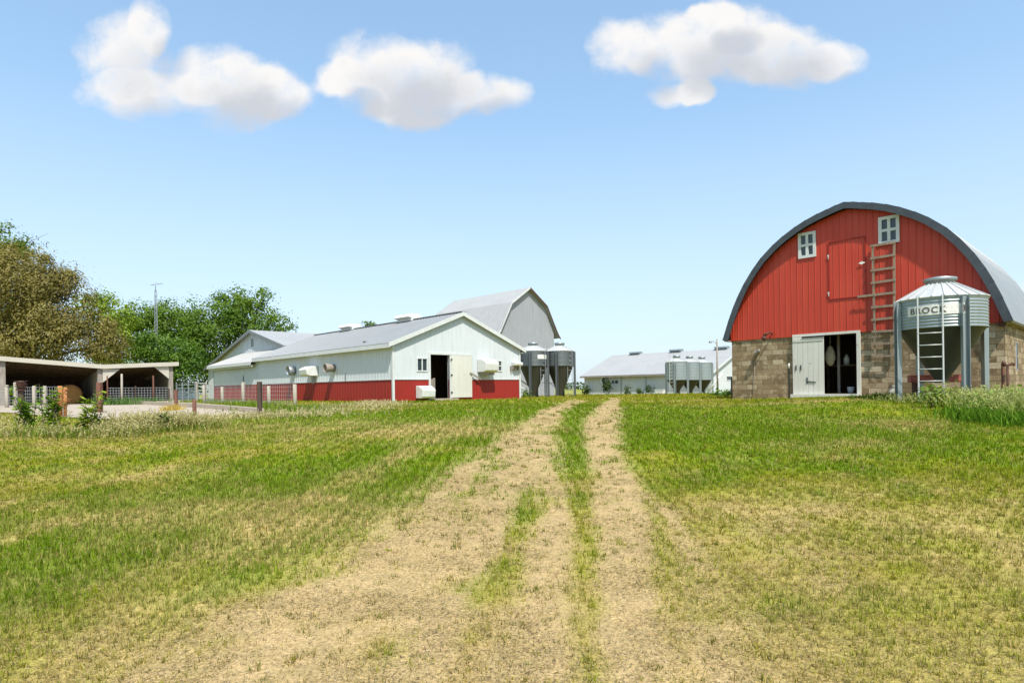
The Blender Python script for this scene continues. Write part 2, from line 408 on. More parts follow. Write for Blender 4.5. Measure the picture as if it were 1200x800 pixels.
def cloud(Uq, Vq):
    tot = None
    for px, py, rx, ry in BL:
        r = ray(px, py); u0, v0 = r[0], r[2]
        a = wm('MULTIPLY', wm('SUBTRACT', Uq, u0), F/(rx*1.25)); b = wm('MULTIPLY', wm('SUBTRACT', Vq, v0), F/(ry*1.3))
        f = wm('MAXIMUM', wm('SUBTRACT', 1.0, wm('MULTIPLY_ADD', a, a, wm('MULTIPLY', b, b))), 0.0)
        tot = f if tot is None else wm('ADD', tot, f)
    return tot
base = cloud(Uw, Vw)
n1 = wnoise(16, 8, rough=.62).outputs['Fac']; n2 = wnoise(5, 3, (3, 1, 0)).outputs['Fac']
dens = wm('ADD', wm('MINIMUM', base, 1.0), wm('MULTIPLY', wm('SUBTRACT', n1, .55), 1.5))
mr = N(wt, 'ShaderNodeMapRange', interpolation_type='SMOOTHSTEP'); mr.inputs[1].default_value = .04; mr.inputs[2].default_value = 1.05; L(wt, dens, mr.inputs[0])
pres = N(wt, 'ShaderNodeMapRange', interpolation_type='SMOOTHSTEP'); pres.inputs[1].default_value = .0; pres.inputs[2].default_value = .30; L(wt, base, pres.inputs[0])
alpha = wm('MULTIPLY', wm('MULTIPLY', mr.outputs[0], pres.outputs[0]), .96)
# light from upper left of the cloud field: denser cloud on the lit side of a point greys it
base2 = cloud(wm('ADD', Uw, -.035), wm('ADD', Vw, .045))
shade = N(wt, 'ShaderNodeMapRange', interpolation_type='SMOOTHSTEP'); shade.inputs[1].default_value = .15; shade.inputs[2].default_value = 1.75
L(wt, wm('ADD', base2, wm('ADD', wm('MULTIPLY', wm('SUBTRACT', n2, .5), 1.3), wm('MULTIPLY', wm('SUBTRACT', n1, .5), 1.6))), shade.inputs[0])
CL = N(wt, 'ShaderNodeMix', data_type='RGBA'); L(wt, wm('MULTIPLY', shade.outputs[0], .72), CL.inputs[0])
CL.inputs[6].default_value = (3.95, 3.85, 3.75, 1); CL.inputs[7].default_value = (2.0, 2.15, 2.45, 1)
hz = N(wt, 'ShaderNodeMix', data_type='RGBA', blend_type='MULTIPLY'); hz.inputs[0].default_value = 1.; hz.inputs[7].default_value = (2.85, 3.45, 3.75, 1)
s1 = N(wt, 'ShaderNodeMix', data_type='RGBA', blend_type='MULTIPLY'); s1.inputs[0].default_value = 1.; s1.inputs[7].default_value = (1/3.5, 1/3.5, 1/3.5, 1); L(wt, sky.outputs[0], s1.inputs[6])
gm = N(wt, 'ShaderNodeGamma'); gm.inputs[1].default_value = .62; L(wt, s1.outputs[2], gm.inputs[0])
L(wt, gm.outputs[0], hz.inputs[6])
el = wm('MULTIPLY', wm('SUBTRACT', 1.0, wm('DIVIDE', wm('ABSOLUTE', sp.outputs[2]), .40), clamp=True), .72)   # pale air towards the horizon
HZ = N(wt, 'ShaderNodeMix', data_type='RGBA'); L(wt, el, HZ.inputs[0]); L(wt, hz.outputs[2], HZ.inputs[6]); HZ.inputs[7].default_value = (2.95, 3.32, 3.68, 1)
WM = N(wt, 'ShaderNodeMix', data_type='RGBA'); L(wt, alpha, WM.inputs[0]); L(wt, HZ.outputs[2], WM.inputs[6]); L(wt, CL.outputs[2], WM.inputs[7])
bg = N(wt, 'ShaderNodeBackground'); bg.inputs[1].default_value = .15; L(wt, WM.outputs[2], bg.inputs[0])
wo = N(wt, 'ShaderNodeOutputWorld'); L(wt, bg.outputs[0], wo.inputs[0])
try: world.cycles.sampling_method = 'MANUAL'; world.cycles.sample_map_resolution = 512
except Exception: pass
scene.view_settings.view_transform = 'Standard'; scene.view_settings.look = 'None'; scene.view_settings.gamma = 1
scene.view_settings.use_curve_mapping = False; scene.view_settings.exposure = .76
scene.cycles.max_bounces = 6; scene.cycles.diffuse_bounces = 3; scene.cycles.transparent_max_bounces = 4; scene.cycles.use_fast_gi = False

# ------------------------------------------------------------------ ground
def poly_track(pts):
    out = []
    for px, py, w in pts:
        p = gpt(px, py); q = gpt(px+w, py); out.append((p.y, p.x, abs(q.x-p.x)))
    out.sort(); return np.array(out).T
TR = [poly_track([(722, 467, 5), (714, 474, 9), (709, 485, 13), (704, 500, 17), (708, 530, 19), (722, 580, 23), (732, 640, 30), (738, 700, 36), (745, 800, 46)]),
      poly_track([(676, 470, 8), (650, 480, 11), (627, 500, 15), (605, 530, 32), (566, 580, 58), (520, 640, 85), (475, 700, 120), (400, 800, 185)]),
      poly_track([(652, 580, 10), (645, 640, 18), (640, 700, 24), (632, 800, 34)]),
      poly_track([(765, 590, 10), (790, 640, 24), (812, 700, 34), (835, 800, 52)])]
TS = [1.0, .95, .95, .6]
STRIP = [poly_track([(676, 560, 7), (686, 620, 12), (690, 700, 18), (683, 800, 24)]), poly_track([(615, 590, 9), (596, 640, 18), (572, 700, 26), (540, 800, 36)]), poly_track([(768, 600, 8), (782, 660, 14), (800, 800, 24)])]
def zone(px, py, rx, ry, amt):
    p = gpt(px, py); return (p.x, p.y, rx, ry, amt)
GREEN = [zone(150, 650, 2.2, 2.0, .35), (zone(60, 730, 1.2, 1.2, .2)), zone(250, 570, 3.2, 2.0, .35), zone(470, 560, 2.2, 2.5, .30), zone(500, 490, 6, 5, .28), zone(620, 480, 6, 8, .45),
         zone(300, 510, 8, 2.5, .15), zone(950, 490, 8, 6, .40), zone(800, 500, 4, 5, .30), zone(1100, 505, 5, 3.5, .3), zone(540, 700, .25, .5, .35), zone(655, 530, .8, 1.3, .6),
         zone(690, 520, .35, 3, .15), zone(686, 700, .2, 3, -.10), zone(60, 640, 2, 2, .2), zone(820, 550, 1, 1.2, .4), zone(440, 770, .3, .3, .5), zone(480, 780, .2, .3, .4),
         zone(700, 780, .25, .4, .35), zone(1150, 780, 1.0, .8, .12),
         zone(950, 640, 3.5, 2.6, -.14), zone(1120, 590, 3, 2.2, -.08), zone(850, 720, 1.2, 1.6, -.12), zone(350, 760, 1.2, 1.2, -.25), zone(200, 770, 1.2, .8, -.2)]
STRAW = [zone(110, 508, 7, 1.1, .85), zone(500, 505, 2.2, 1.2, .8), zone(540, 500, 2.0, 1.0, .5), zone(330, 600, 1.8, 1.0, .55), zone(260, 640, 1.4, .9, .45), zone(400, 590, 1.4, .9, .45), zone(60, 600, 1.5, .9, .45),
         zone(350, 480, 5, 1.4, .8), zone(460, 474, 3, 1.0, .7), zone(80, 560, 2.5, .8, .4), zone(700, 560, .7, 1, .3), zone(80, 770, 1.0, .6, .4), zone(300, 715, 1.4, .6, .4), zone(1060, 500, 1.5, 1.2, .5),
         zone(1090, 495, 2.4, .7, .5), zone(980, 520, 1.4, .7, .5), zone(900, 590, 2.4, 1.2, .35), zone(1150, 650, 2, 1.5, .4), zone(1000, 750, 2.2, 1.0, .30), zone(1120, 700, 1.5, 1.0, .22), zone(1080, 620, 2.2, 1.0, .15), zone(880, 468, 6, .7, .9), zone(960, 470, 5, .6, .9),
         zone(180, 500, 8, 1.5, .5), zone(40, 520, 5, 1.5, .5)]
MOW = [(poly_track([(120, 740, 25), (250, 655, 35), (330, 605, 32), (400, 570, 28), (470, 535, 22), (530, 505, 16), (560, 490, 10)]), 'st', .75),
       (poly_track([(-60, 720, 70), (150, 640, 70), (280, 585, 55), (400, 545, 45), (500, 515, 28)]), 'g', .42),
       (poly_track([(150, 760, 30), (330, 655, 35), (450, 590, 30), (540, 545, 18)]), 'g', .26),
       (poly_track([(-40, 600, 22), (100, 570, 22), (220, 545, 16), (330, 530, 12)]), 'st', .6),
       (poly_track([(-40, 560, 22), (150, 540, 24), (300, 520, 20), (450, 500, 14)]), 'g', .25),
       (poly_track([(0, 640, 20), (60, 620, 22), (160, 595, 16)]), 'st', .45)]
def fields(x, y):
    x = np.asarray(x, float); y = np.asarray(y, float)
    bare = np.zeros_like(x)
    wob = (fbm(x*.9, y*.45, 21)-.5)
    fine = fbm(x*4.0, y*3.2, 31); mid = fbm(x*2.6, y*.55, 41)
    for (Y, X, Wd), s_ in zip(TR, TS):
        cx = np.interp(y, Y, X); w = np.interp(y, Y, Wd)
        d = np.abs(x-cx+wob*.5*np.minimum(w*1.5, .6))/np.maximum(w, .05)
        b = np.clip((2.0-d)/1.25, 0, 1)*s_
        b = np.where((y > Y.max()+.5), b*np.clip(1-(y-Y.max()-.5)/4, 0, 1), b)
        b = np.where((y < Y.min()-.2), b*np.clip(1-(Y.min()-.2-y)/3, .6, 1), b)
        bare = np.maximum(bare, b)
    for Y, X, Wd in STRIP:
        cx = np.interp(y, Y, X); w = np.interp(y, Y, Wd); g_strip = np.clip(.2+1.5*fbm(x*2.2, y*1.1, 87), 0, 1); bare = bare*(1-.85*g_strip*np.exp(-((x-cx+wob*.25)/w)**2)*np.clip((Y.max()+1-y), 0, 1))
    bare = bare*np.clip(-.05+2.3*fine, 0.05, 1)*np.clip(0+2.1*mid, .0, 1.1)
    bare = bare+np.clip((fbm(x*1.7, y*1.3, 77)-.60)*3, 0, .5)*np.clip(1-(y-3)/9, 0, 1)*np.clip((x+.2)/1.5, 0, 1)
    bare = np.clip(bare, 0, 1)
    g = .40+.11*np.clip(-(x+.5)/2.5, 0, 1)+(fbm(x*.35, y*.3, 51)-.5)*.8+(fbm(x*1.6, y*1.2, 61)-.5)*.9+(fbm(x*5.5, y*4.5, 63, 3)-.5)*.6
    for X, Y, rx, ry, a in GREEN: g = g+a*np.exp(-((x-X)/rx)**2-((y-Y)/ry)**2)
    st = np.clip((fbm(x*2.3, y*1.7, 71)-.58)*2.6, 0, 1)*.7+np.clip((fbm(x*6.3, y*5.7, 73, 3)-.60)*3, 0, 1)*.5
    for X, Y, rx, ry, a in STRAW:
        st = st+a*np.exp(-((x-X)/rx)**2-((y-Y)/ry)**2)*np.clip(fbm(x*1.2, y*2.0, 83)*2.2-.25, 0, 1.2)
    rag = fbm(x*1.5, y*1.5, 97)
    for (Y, X, Wd), kind_, a in MOW:
        cx = np.interp(y, Y, X); w = np.interp(y, Y, Wd); e = np.exp(-((x-cx+(rag-.5)*1.1*w)/w)**2)*np.clip((y-Y.min()+.6)/.6, 0, 1)*np.clip((Y.max()+1.5-y)/1.5, 0, 1)
        if kind_ == 'g': g = g+a*e*np.clip(rag*2.2-.2, 0, 1.2)
        else: st = st+a*e*np.clip(fbm(x*3.1, y*3.1, 99)*3-.95, 0, 1.2); g = g-.15*e
    return bare, np.clip(g, 0, 1), np.clip(st, 0, 1)
cG = np.array((.130, .220, .005)); cG2 = np.array((.240, .265, .010)); cO = np.array((.270, .205, .024)); cS = np.array((.46, .36, .155)); cD = np.array((.385, .285, .150))
def lerp(a, b, t): return a+(b-a)*np.asarray(t)[..., None]
def grass_color(g, st):
    c_ = lerp(lerp(cO, cG2, np.clip(g*2, 0, 1)), np.broadcast_to(cG, g.shape+(3,)), np.clip(g*2-1, 0, 1)**1.0)
    return lerp(c_, np.broadcast_to(cS, g.shape+(3,)), st)
def axis(lo, hi, fine, step, far0, far1, k=1.16):
    a = list(np.arange(lo, hi+step/2, step)); s_ = step
    while a[-1] < far1: s_ *= k; a.append(a[-1]+s_)
    s_ = step; b = []
    x = lo
    while x > far0: s_ *= k; x -= s_; b.append(x)
    return np.array(b[::-1]+a)
gx = axis(-14, 14, 0, .14, -1600, 1600); gy = axis(0, 26, 0, .14, -300, 1800)
XX, YY = np.meshgrid(gx, gy); ZZ = gz(XX, YY)
b_, g_, s_ = fields(XX, YY)
soil = lerp(grass_color(g_, s_)*.92, np.broadcast_to(cD, g_.shape+(3,)), np.clip(b_*1.25+.75*np.clip(.62-g_, 0, 1), 0, 1))
crop = np.array((.26, .27, .06)); kf = np.clip((YY-90)/10, 0, 1); soil = lerp(soil, np.broadcast_to(crop, soil.shape), kf)
nx, ny = len(gx), len(gy)
idx = np.arange(nx*ny).reshape(ny, nx)
lp = np.stack((idx[:-1, :-1], idx[:-1, 1:], idx[1:, 1:], idx[1:, :-1]), -1).reshape(-1)
m, nt = newmat('field_ground')
atn = N(nt, 'ShaderNodeAttribute', attribute_name='Col'); v = coords(nt)
k1 = noise(nt, v, 46, 8, .75); k2 = noise(nt, v, 5.5, 5, .65); k3 = noise(nt, v, 120, 3, .6)
vo = N(nt, 'ShaderNodeTexVoronoi'); vo.inputs['Scale'].default_value = 42; L(nt, v, vo.inputs['Vector'])
col = mixc(nt, .75, atn.outputs[0], mixc(nt, ramp(nt, k1, .28, .74), (.10, .09, .06), (.90, .88, .84)), 'OVERLAY')
col = mixc(nt, .5, col, mixc(nt, ramp(nt, k2, .3, .7), (.3, .32, .25), (.68, .66, .62)), 'OVERLAY')
col = mixc(nt, ramp(nt, k3, .60, .68), col, mixc(nt, .6, col, (.12, .09, .05)))
hh = N(nt, 'ShaderNodeMath', operation='ADD'); L(nt, k1, hh.inputs[0]); L(nt, vo.outputs['Distance'], hh.inputs[1])
finish(nt, col, .95, 0, hh.outputs[0], .45, .012, .1)
go = npmesh('ground', np.stack((XX, YY, ZZ), -1).reshape(-1, 3), np.full((nx-1)*(ny-1), 4), lp, m, soil.reshape(-1, 3), smooth=True)
tag(go, kind='structure')

# ------------------------------------------------------------------ blades and leaves (numpy)
def blades(P, h, w, ang, lean, C, tipc=None):
    n = len(P)
    side = np.stack((np.cos(ang), np.sin(ang), np.zeros(n)), -1)*(w/2)[:, None]
    la = ang+np.pi/2+RNG.normal(0, .5, n); ld = np.stack((np.cos(la), np.sin(la), np.zeros(n)), -1)*(h*lean)[:, None]
    up = np.zeros((n, 3)); up[:, 2] = h*np.sqrt(np.clip(1-lean**2, .015, 1))
    mid = P+up*.58+ld*.36; tip = P+up+ld
    V = np.stack((P-side, P+side, mid+side*.75, mid-side*.75, tip), 1).reshape(-1, 3)
    b = (np.arange(n)*5)[:, None]
    lp = (b+np.array([0, 1, 2, 3, 3, 2, 4])).reshape(-1)
    sz = np.tile([4, 3], n)
    Cc = np.repeat(C, 5, 0).reshape(n, 5, 3)
    if tipc is not None: Cc[:, 4] = Cc[:, 4]*.4+tipc*.6
    return V, sz, lp, Cc.reshape(-1, 3)
def merge(parts):
    V = []; S = []; Lp = []; C = []; o = 0
    for v_, s__, l_, c_ in parts:
        V.append(v_); S.append(s__); Lp.append(l_+o); C.append(c_); o += len(v_)
    return np.concatenate(V), np.concatenate(S), np.concatenate(Lp), np.concatenate(C)
def leaves(P, a, b):
    """rhombic leaves: centre P, half axis vectors a (long) and b (across)"""
    n = len(P); V = np.stack((P-a, P+b, P+a, P-b), 1).reshape(-1, 3)
    return V, np.full(n, 4), np.arange(4*n)
def in_building(x, y):
    ok = np.zeros(len(x), bool)
    for fr, x0, x1, y0, y1 in FOOT:
        lx = (x-fr.o.x)*fr.c+(y-fr.o.y)*fr.s; ly = -(x-fr.o.x)*fr.s+(y-fr.o.y)*fr.c
        ok |= (lx > x0) & (lx < x1) & (ly > y0) & (ly < y1)
    return ok

# ------------------------------------------------------------------ building frames
_p = at(461, 470.6, 29.5); WB = Frame((_p.x, _p.y, 1.05), A)
_p = at(858.5, 467, 27.); RB = Frame((_p.x, _p.y, 1.02), A-math.pi/2)
_p = at(583, 464, 58.); GB = Frame((_p.x, _p.y, .85), A)
_p = at(685, 461, 80.); FB = Frame((_p.x, _p.y, .72), A-math.pi/2)
_p = at(203, 475, 38.); SH = Frame((_p.x, _p.y, .98), A)
YARD = [gpt(304, 486), gpt(232, 490), gpt(110, 494), gpt(60, 490), gpt(52, 482)]
FOOT = [(WB, -.05, 8.55, -.05, 26), (RB, -.05, 9.5, -.1, 20), (SH, -14, 0, 0, 6)]

# ---- white barn with red wainscot
t = thing('metal_barn', 'white metal barn with red wainscot, open narrow doorway and white fan hoods', 'barn', WB.o, WB.a)
W_, L_, EV, PK = 8.5, 16.7, 2.82, 4.50
topf = lambda a: EV+(PK-EV)*(1-abs(a-W_/2)/(W_/2))
DO = (2.19, 3.42, -.3, 2.32)
W1 = (1.36, 2.04, 1.45, 2.15); W2 = (6.25, 7.12, 1.50, 2.13)
WN = 1.07
mb = MB()
wall(mb, FRONT, 0, W_, topf, [DO, W1, W2], .16, WN, [W_/2], .30)
left = lambda a, c_, b: (c_, a, b)
wall(mb, left, .16, L_, EV, [], .16, WN, (), .30)
wall(mb, lambda a, c_, b: (W_-c_, a, b), .16, L_, EV, [], .16, WN, (), .30)
wall(mb, lambda a, c_, b: (a, L_-c_, b), .16, W_-.16, topf, [], .16, WN, [W_/2], .30)
mb.build('wall', M['white'], t)
mb = MB()
wall(mb, FRONT, 0, W_, WN-.003, [DO], .155, -.4, (), .30, c0=.005)
wall(mb, left, .16, L_, WN-.003, [], .155, -.4, (), .30, c0=.005)
wall(mb, lambda a, c_, b: (W_-c_, a, b), .16, L_, WN-.003, [], .155, -.4, (), .30, c0=.005)
wall(mb, lambda a, c_, b: (a, L_-c_, b), .16, W_-.16, WN-.003, [], .155, -.4, (), .30, c0=.005)
mb.build('wainscot', M['redwain'], t)
mb = MB()
OV = .32; sl = (PK-EV)/(W_/2); ZT = .10
eL = EV-OV*sl+ZT; RZ = PK+ZT
roof(mb, (-OV, -.18, eL), (-OV, L_+.1, eL), (W_/2, L_+.1, RZ), (W_/2, -.18, RZ), .05, .30)
roof(mb, (W_+OV, -.18, eL), (W_+OV, L_+.1, eL), (W_/2, L_+.1, RZ), (W_/2, -.18, RZ), .05, .30)
mb.bar((W_/2, -.2, RZ+.02), (W_/2, L_+.12, RZ+.02), .34, .03)
rf = mb.build('roof', M['greyroof'], t)
mb = MB()
mb.box(-OV-.02, -OV+.02, -.2, L_+.1, eL-.22, eL-.03); mb.box(W_+OV-.02, W_+OV+.02, -.2, L_+.1, eL-.22, eL-.03)
mb.box(-OV+.02, -.02, -.16, L_+.1, eL-.215, eL-.19); mb.box(W_+.02, W_+OV-.02, -.16, L_+.1, eL-.215, eL-.19)
for sx in (1, -1):
    X0 = -OV-.02 if sx > 0 else W_+OV+.02
    mb.hexa([(X0, -.215, eL-.2), (W_/2, -.215, RZ-.2), (W_/2, -.182, RZ-.2), (X0, -.182, eL-.2), (X0, -.215, eL+.01), (W_/2, -.215, RZ+.01), (W_/2, -.182, RZ+.01), (X0, -.182, eL+.01)])
mb.build('fascia', M['trim'], t)
mb = MB()
mb.box(-.045, .06, -.045, -.005, -.3, EV-.05); mb.box(-.045, -.005, -.005, .06, -.3, EV-.05)
mb.box(W_-.06, W_+.045, -.045, -.005, -.3, EV-.05)
mb.box(-.02, W_+.02, -.03, -.005, WN-.03, WN+.02) if False else None
for a0, a1 in ((.06, DO[0]-.1), (4.9, W_-.06)): mb.box(a0, a1, -.032, -.004, WN-.02, WN+.025)
mb.box(-.032, -.004, .06, L_, WN-.02, WN+.025)
mb.build('corner_trim', M['trim'], t)
window(t, W1[0], W1[1], W1[2], W1[3], 0, 2, 1, .06); window(t, W2[0], W2[1], W2[2], W2[3], 0, 3, 2, .06)
mb = MB()
mb.box(DO[0]-.10, DO[0], -.05, .18, -.25, 2.42); mb.box(DO[0], 4.9, -.05, .0, 2.325, 2.42); mb.box(DO[1], DO[1]+.07, -.05, .18, -.1, 2.32)
mb.build('door_frame', M['trim'], t)
mb = MB(); mb.box(DO[1]+.07, 4.86, -.085, -.035, .12, 2.31)
dr = mb.build('sliding_door', M['paintdoor'], t)
for z in (.35, 1.25, 2.05): mb = MB(); mb.box(DO[1]+.02, DO[1]+.12, -.105, -.087, z, z+.08); mb.build('hinge', M['blacksteel'], dr)
mb = MB(); mb.box(DO[0]-.06, DO[1]+.15, -.55, -.02, -.2, .09); mb.build('door_step', M['concrete'], t)
mb = MB(); mb.box(.16, W_-.16, .16, L_-.16, -.35, .02); mb.build('floor', M['floor'], t)
mb = MB(); mb.box(.20, W_-.2, 3.0, 3.1, .02, 3.1); mb.build('inner_wall', M['brownwood'], t)
mb = MB(); mb.box(2.75, 2.86, .5, .56, .02, 1.15); mb.box(2.2, 2.75, .52, .55, .02, 1.1, 0); mb.build('inner_gate', M['greywood'], t)
def hood(parent, fm, a0, a1, b0, b1, depth, mat='whiteplastic', slope=.35, leg=True):
    """fan hood: box against the wall with a rounded, sloping front"""
    mb = MB(); prof = []
    n = 7
    mb.box
    pts = [(0, b1), (depth*.45, b1), (depth*.8, b1-(b1-b0)*slope*.5), (depth, b1-(b1-b0)*slope), (depth*.92, b0+(b1-b0)*.12), (depth*.7, b0), (0, b0)]
    for a in (a0, a1): pass
    b = len(mb.v)
    for a in (a0, a1):
        for c_, z in pts: mb.v.append(fm(a, -c_-.02, z))
    k = len(pts)
    for i in range(k):
        j = (i+1) % k; mb.f.append((b+i, b+j, b+k+j, b+k+i)); mb.m.append(0); mb.sm.append(False)
    mb.f.append(tuple(b+i for i in range(k))); mb.m.append(0); mb.sm.append(False)
    mb.f.append(tuple(b+k+i for i in reversed(range(k)))); mb.m.append(0); mb.sm.append(False)
    return mb.build('fan_hood', M[mat], parent, bevel=.03)
hood(t, FRONT, 5.30, 6.22, 1.45, 2.16, .75)
hood(t, FRONT, 1.28, 2.06, .12, .74, .62)
o = hood(t, FRONT, 7.85, 8.45, 1.83, 2.06, .35); o['label'] = 'broken fan hood with torn underside'
mb = MB(); mb.box(5.4, 6.1, -.5, -.03, 1.30, 1.445); mb.build('hood_bracket', M['greywood'], t)
mb = MB()
for i in range(5): mb.box(7.72+i*.13, 7.78+i*.13, -.16-.02*(i % 3), -.03, 1.58+.06*(i % 2), 1.825)
mb.build('torn_flap', M['greywood'], t)
mb = MB(); mb.bar((4.72, -.12, 1.42), (5.45, -.16, 1.05), .07); mb.bar((5.1, -.12, 1.05), (5.6, -.12, 1.05), .05); mb.build('door_latch_arm', M['greywood'], t)
# fans on the long wall
def fan(a, z, r, dep, tilt=0, mat='steel'):
    mb = MB(); mb.lathe([(r*.86, 0), (r*.9, dep*.5), (r, dep), (r*.93, dep), (r*.82, dep*.4), (r*.8, .03)], 20)
    o = mb.build('fan_housing', M[mat], t); o.location = (-.02, a, z); o.rotation_euler = (0, R(-90), 0)
    g = MB()
    for i in range(5):
        q = i*2*math.pi/5; g.hexa([(.02*math.cos(q+1.57), .02*math.sin(q+1.57), .12), (r*.75*math.cos(q-.25), r*.75*math.sin(q-.25), .10), (r*.75*math.cos(q+.25), r*.75*math.sin(q+.25), .16), (.02*math.cos(q-1.57), .02*math.sin(q-1.57), .14),
                                   (.02*math.cos(q+1.57), .02*math.sin(q+1.57), .125), (r*.75*math.cos(q-.25), r*.75*math.sin(q-.25), .105), (r*.75*math.cos(q+.25), r*.75*math.sin(q+.25), .165), (.02*math.cos(q-1.57), .02*math.sin(q-1.57), .145)])
    g.lathe([(.07, .08), (.07, .2)], 10); g.build('fan_blades', M['blacksteel'], o); return o
fan(10.9, 1.80, .30, .42, mat='steel')
fan(5.85, 1.80, .24, .55, mat='greywood')
hood(t, left, 7.75, 8.75, 1.42, 1.98, .72)
mb = MB(); mb.box(-.1, -.03, 8.1, 8.4, 1.0, 1.4); mb.build('hood_stay', M['steel'], t)
mb = MB(); mb.box(-.06, -.03, 4.5, 4.6, 1.1, 1.5); mb.build('outlet_box', M['steel'], t)
def ridge_vent(parent, x, y0, y1, z, s_=1., mat='whiteplastic'):
    mb = MB()
    pr = [(-.34, 0), (-.30, .16), (-.62, .24), (-.40, .46), (.40, .46), (.62, .24), (.30, .16), (.34, 0)]
    b = 0
    for y in (y0, y1):
        for q, zz in pr: mb.v.append((x+q*s_, y, z+zz*s_))
    k = len(pr)
    for i in range(k):
        j = (i+1) % k; mb.f.append((i, j, k+j, k+i)); mb.m.append(0); mb.sm.append(False)
    mb.f.append(tuple(range(k))); mb.f.append(tuple(k+i for i in reversed(range(k)))); mb.m += [0, 0]; mb.sm += [False]*2
    return mb.build('ridge_vent', M[mat], parent, bevel=.02)
for y in (4.2, 11.0): ridge_vent(rf, W_/2, y, y+1.5, RZ-.06, .85)

# ---- lean-to at the far end of the white barn
LT = thing('lean_to', 'low white lean-to with red base joined to far end of long barn', 'lean-to', WB.world(0, L_), WB.a)
mb = MB(); wall(mb, left, .05, 8.8, EV-.10, [], .14, WN, (), .30); wall(mb, lambda a, c_, b: (a, 8.8-c_, b), .0, 2.2, lambda a: EV-.1+a*sl, [], .14, WN, (), .3)
mb.build('wall', M['white'], LT)
mb = MB(); wall(mb, left, .05, 8.8, WN-.003, [], .135, -.4, (), .30, c0=.005); wall(mb, lambda a, c_, b: (a, 8.8-c_, b), .14, 2.2, WN-.003, [], .135, -.4, (), .3, c0=.005)
mb.build('wainscot', M['redwain'], LT)
mb = MB(); e2 = EV-.18-.42*sl+.1
roof(mb, (-.42, .12, e2), (-.42, 9.0, e2), (2.25, 9.0, e2+2.67*sl), (2.25, .12, e2+2.67*sl), .05, .30); mb.build('roof', M['whiteroof'], LT)
mb = MB(); mb.box(-.44, -.40, .12, 9.0, e2-.2, e2-.02); mb.box(-.39, -.02, .3, 8.9, e2-.17, e2-.15); mb.box(-.30, -.2, .2, 8.95, e2-.32, e2-.21); mb.build('fascia', M['trim'], LT)

# ---- gabled barn behind it (gable faces left)
B2 = Frame(WB.world(2.27, 34.0), A-math.pi/2)
t = thing('gable_barn', 'pale grey low pitched barn behind the lean-to, gable facing left', 'barn', B2.o, B2.a)
pk = 10.6; hw = 10.6
top2 = lambda a: 5.28-abs(a-pk)*.247
mb = MB(); wall(mb, FRONT, 0, 17.0, top2, [], .15, -.4, [pk], .35)
wall(mb, lambda a, c_, b: (c_, a, b), .15, 14, top2(0), [], .15, -.4, (), .35)
wall(mb, lambda a, c_, b: (a, 14-c_, b), 0.15, 17.0, top2, [], .15, -.4, [pk], .35)
mb.build('wall', M['white'], t)
mb = MB()
roof(mb, (-.3, -.3, top2(-.3)+.1), (-.3, 14.2, top2(-.3)+.1), (pk, 14.2, 5.38), (pk, -.3, 5.38), .06, .4)
roof(mb, (17.0, -.3, top2(17.0)+.1), (17.0, 14.2, top2(17.0)+.1), (pk, 14.2, 5.38), (pk, -.3, 5.38), .06, .4)
r2 = mb.build('roof', M['whiteroof'], t)
mb = MB()
for a in (-.3, 17.0):
    zz = top2(a)
    mb.hexa([(a, -.34, zz-.12), (pk, -.34, 5.16), (pk, -.305, 5.16), (a, -.305, zz-.12), (a, -.34, zz+.11), (pk, -.34, 5.39), (pk, -.305, 5.39), (a, -.305, zz+.11)])
mb.build('rake_board', M['steel'], t)
mb = MB(); mb.box(10.3, 10.7, -.03, .01, 4.1, 4.7); mb.build('louvre', M['steel'], t)
ridge_vent(r2, 0, 0, 1.2, 0, .7).matrix_local = Matrix.Translation((pk-2.5, 4.6, 4.78))

# ---- gambrel barn
t = thing('gambrel_barn', 'tall gambrel barn with white roof and weathered grey gable', 'barn', GB.o, GB.a)
GP = [(-.15, 5.9), (.2, 6.3), (1.75, 9.05), (4.22, 10.72), (6.69, 9.05), (8.24, 6.3), (8.6, 5.9)]
gt = lambda a: float(np.interp(a, [p[0] for p in GP], [p[1] for p in GP]))-.12
mb = MB(); wall(mb, FRONT, .45, 7.99, lambda a: gt(a), [], .18, 4.75, [1.75, 4.22, 6.69], .26); mb.build('gable', M['greymetal'], t)
mb = MB(); wall(mb, FRONT, .45, 7.99, 4.70, [], .18, -.5, (), .26)
wall(mb, lambda a, c_, b: (.45+c_, a, b), .18, 11.5, 6.2, [], .15, -.5, (), .4); wall(mb, lambda a, c_, b: (7.99-c_, a, b), .18, 11.5, 6.2, [], .15, -.5, (), .4)
wall(mb, lambda a, c_, b: (a, 11.65-c_, b), .45, 7.99, gt, [], .15, -.5, [1.75, 4.22, 6.69], .4)
mb.build('wall', M['greymetal'], t)
mb = MB(); mb.box(.45, 7.99, -.04, .05, 4.70, 4.75); mb.build('girt_trim', M['trim'], t)
mb = MB()
for i, j in ((1, 2), (2, 3), (5, 4), (4, 3)):
    a, b = GP[i], GP[j]
    if i in (1, 5): a = GP[0] if i == 1 else GP[6]
    roof(mb, (a[0], -.35, a[1]), (a[0], 11.8, a[1]), (b[0], 11.8, b[1]), (b[0], -.35, b[1]), .06, .4)
mb.build('roof', M['whiteroof'], t)
mb = MB()
for i in range(len(GP)-1):
    a, b = GP[i], GP[i+1]
    if i in (1,) or i == 4: pass
    d = .17
    mb.hexa([(a[0], -.40, a[1]-d), (b[0], -.40, b[1]-d), (b[0], -.355, b[1]-d), (a[0], -.355, a[1]-d), (a[0], -.40, a[1]+.02), (b[0], -.40, b[1]+.02), (b[0], -.355, b[1]+.02), (a[0], -.355, a[1]+.02)], 0 if i < 3 else 1)
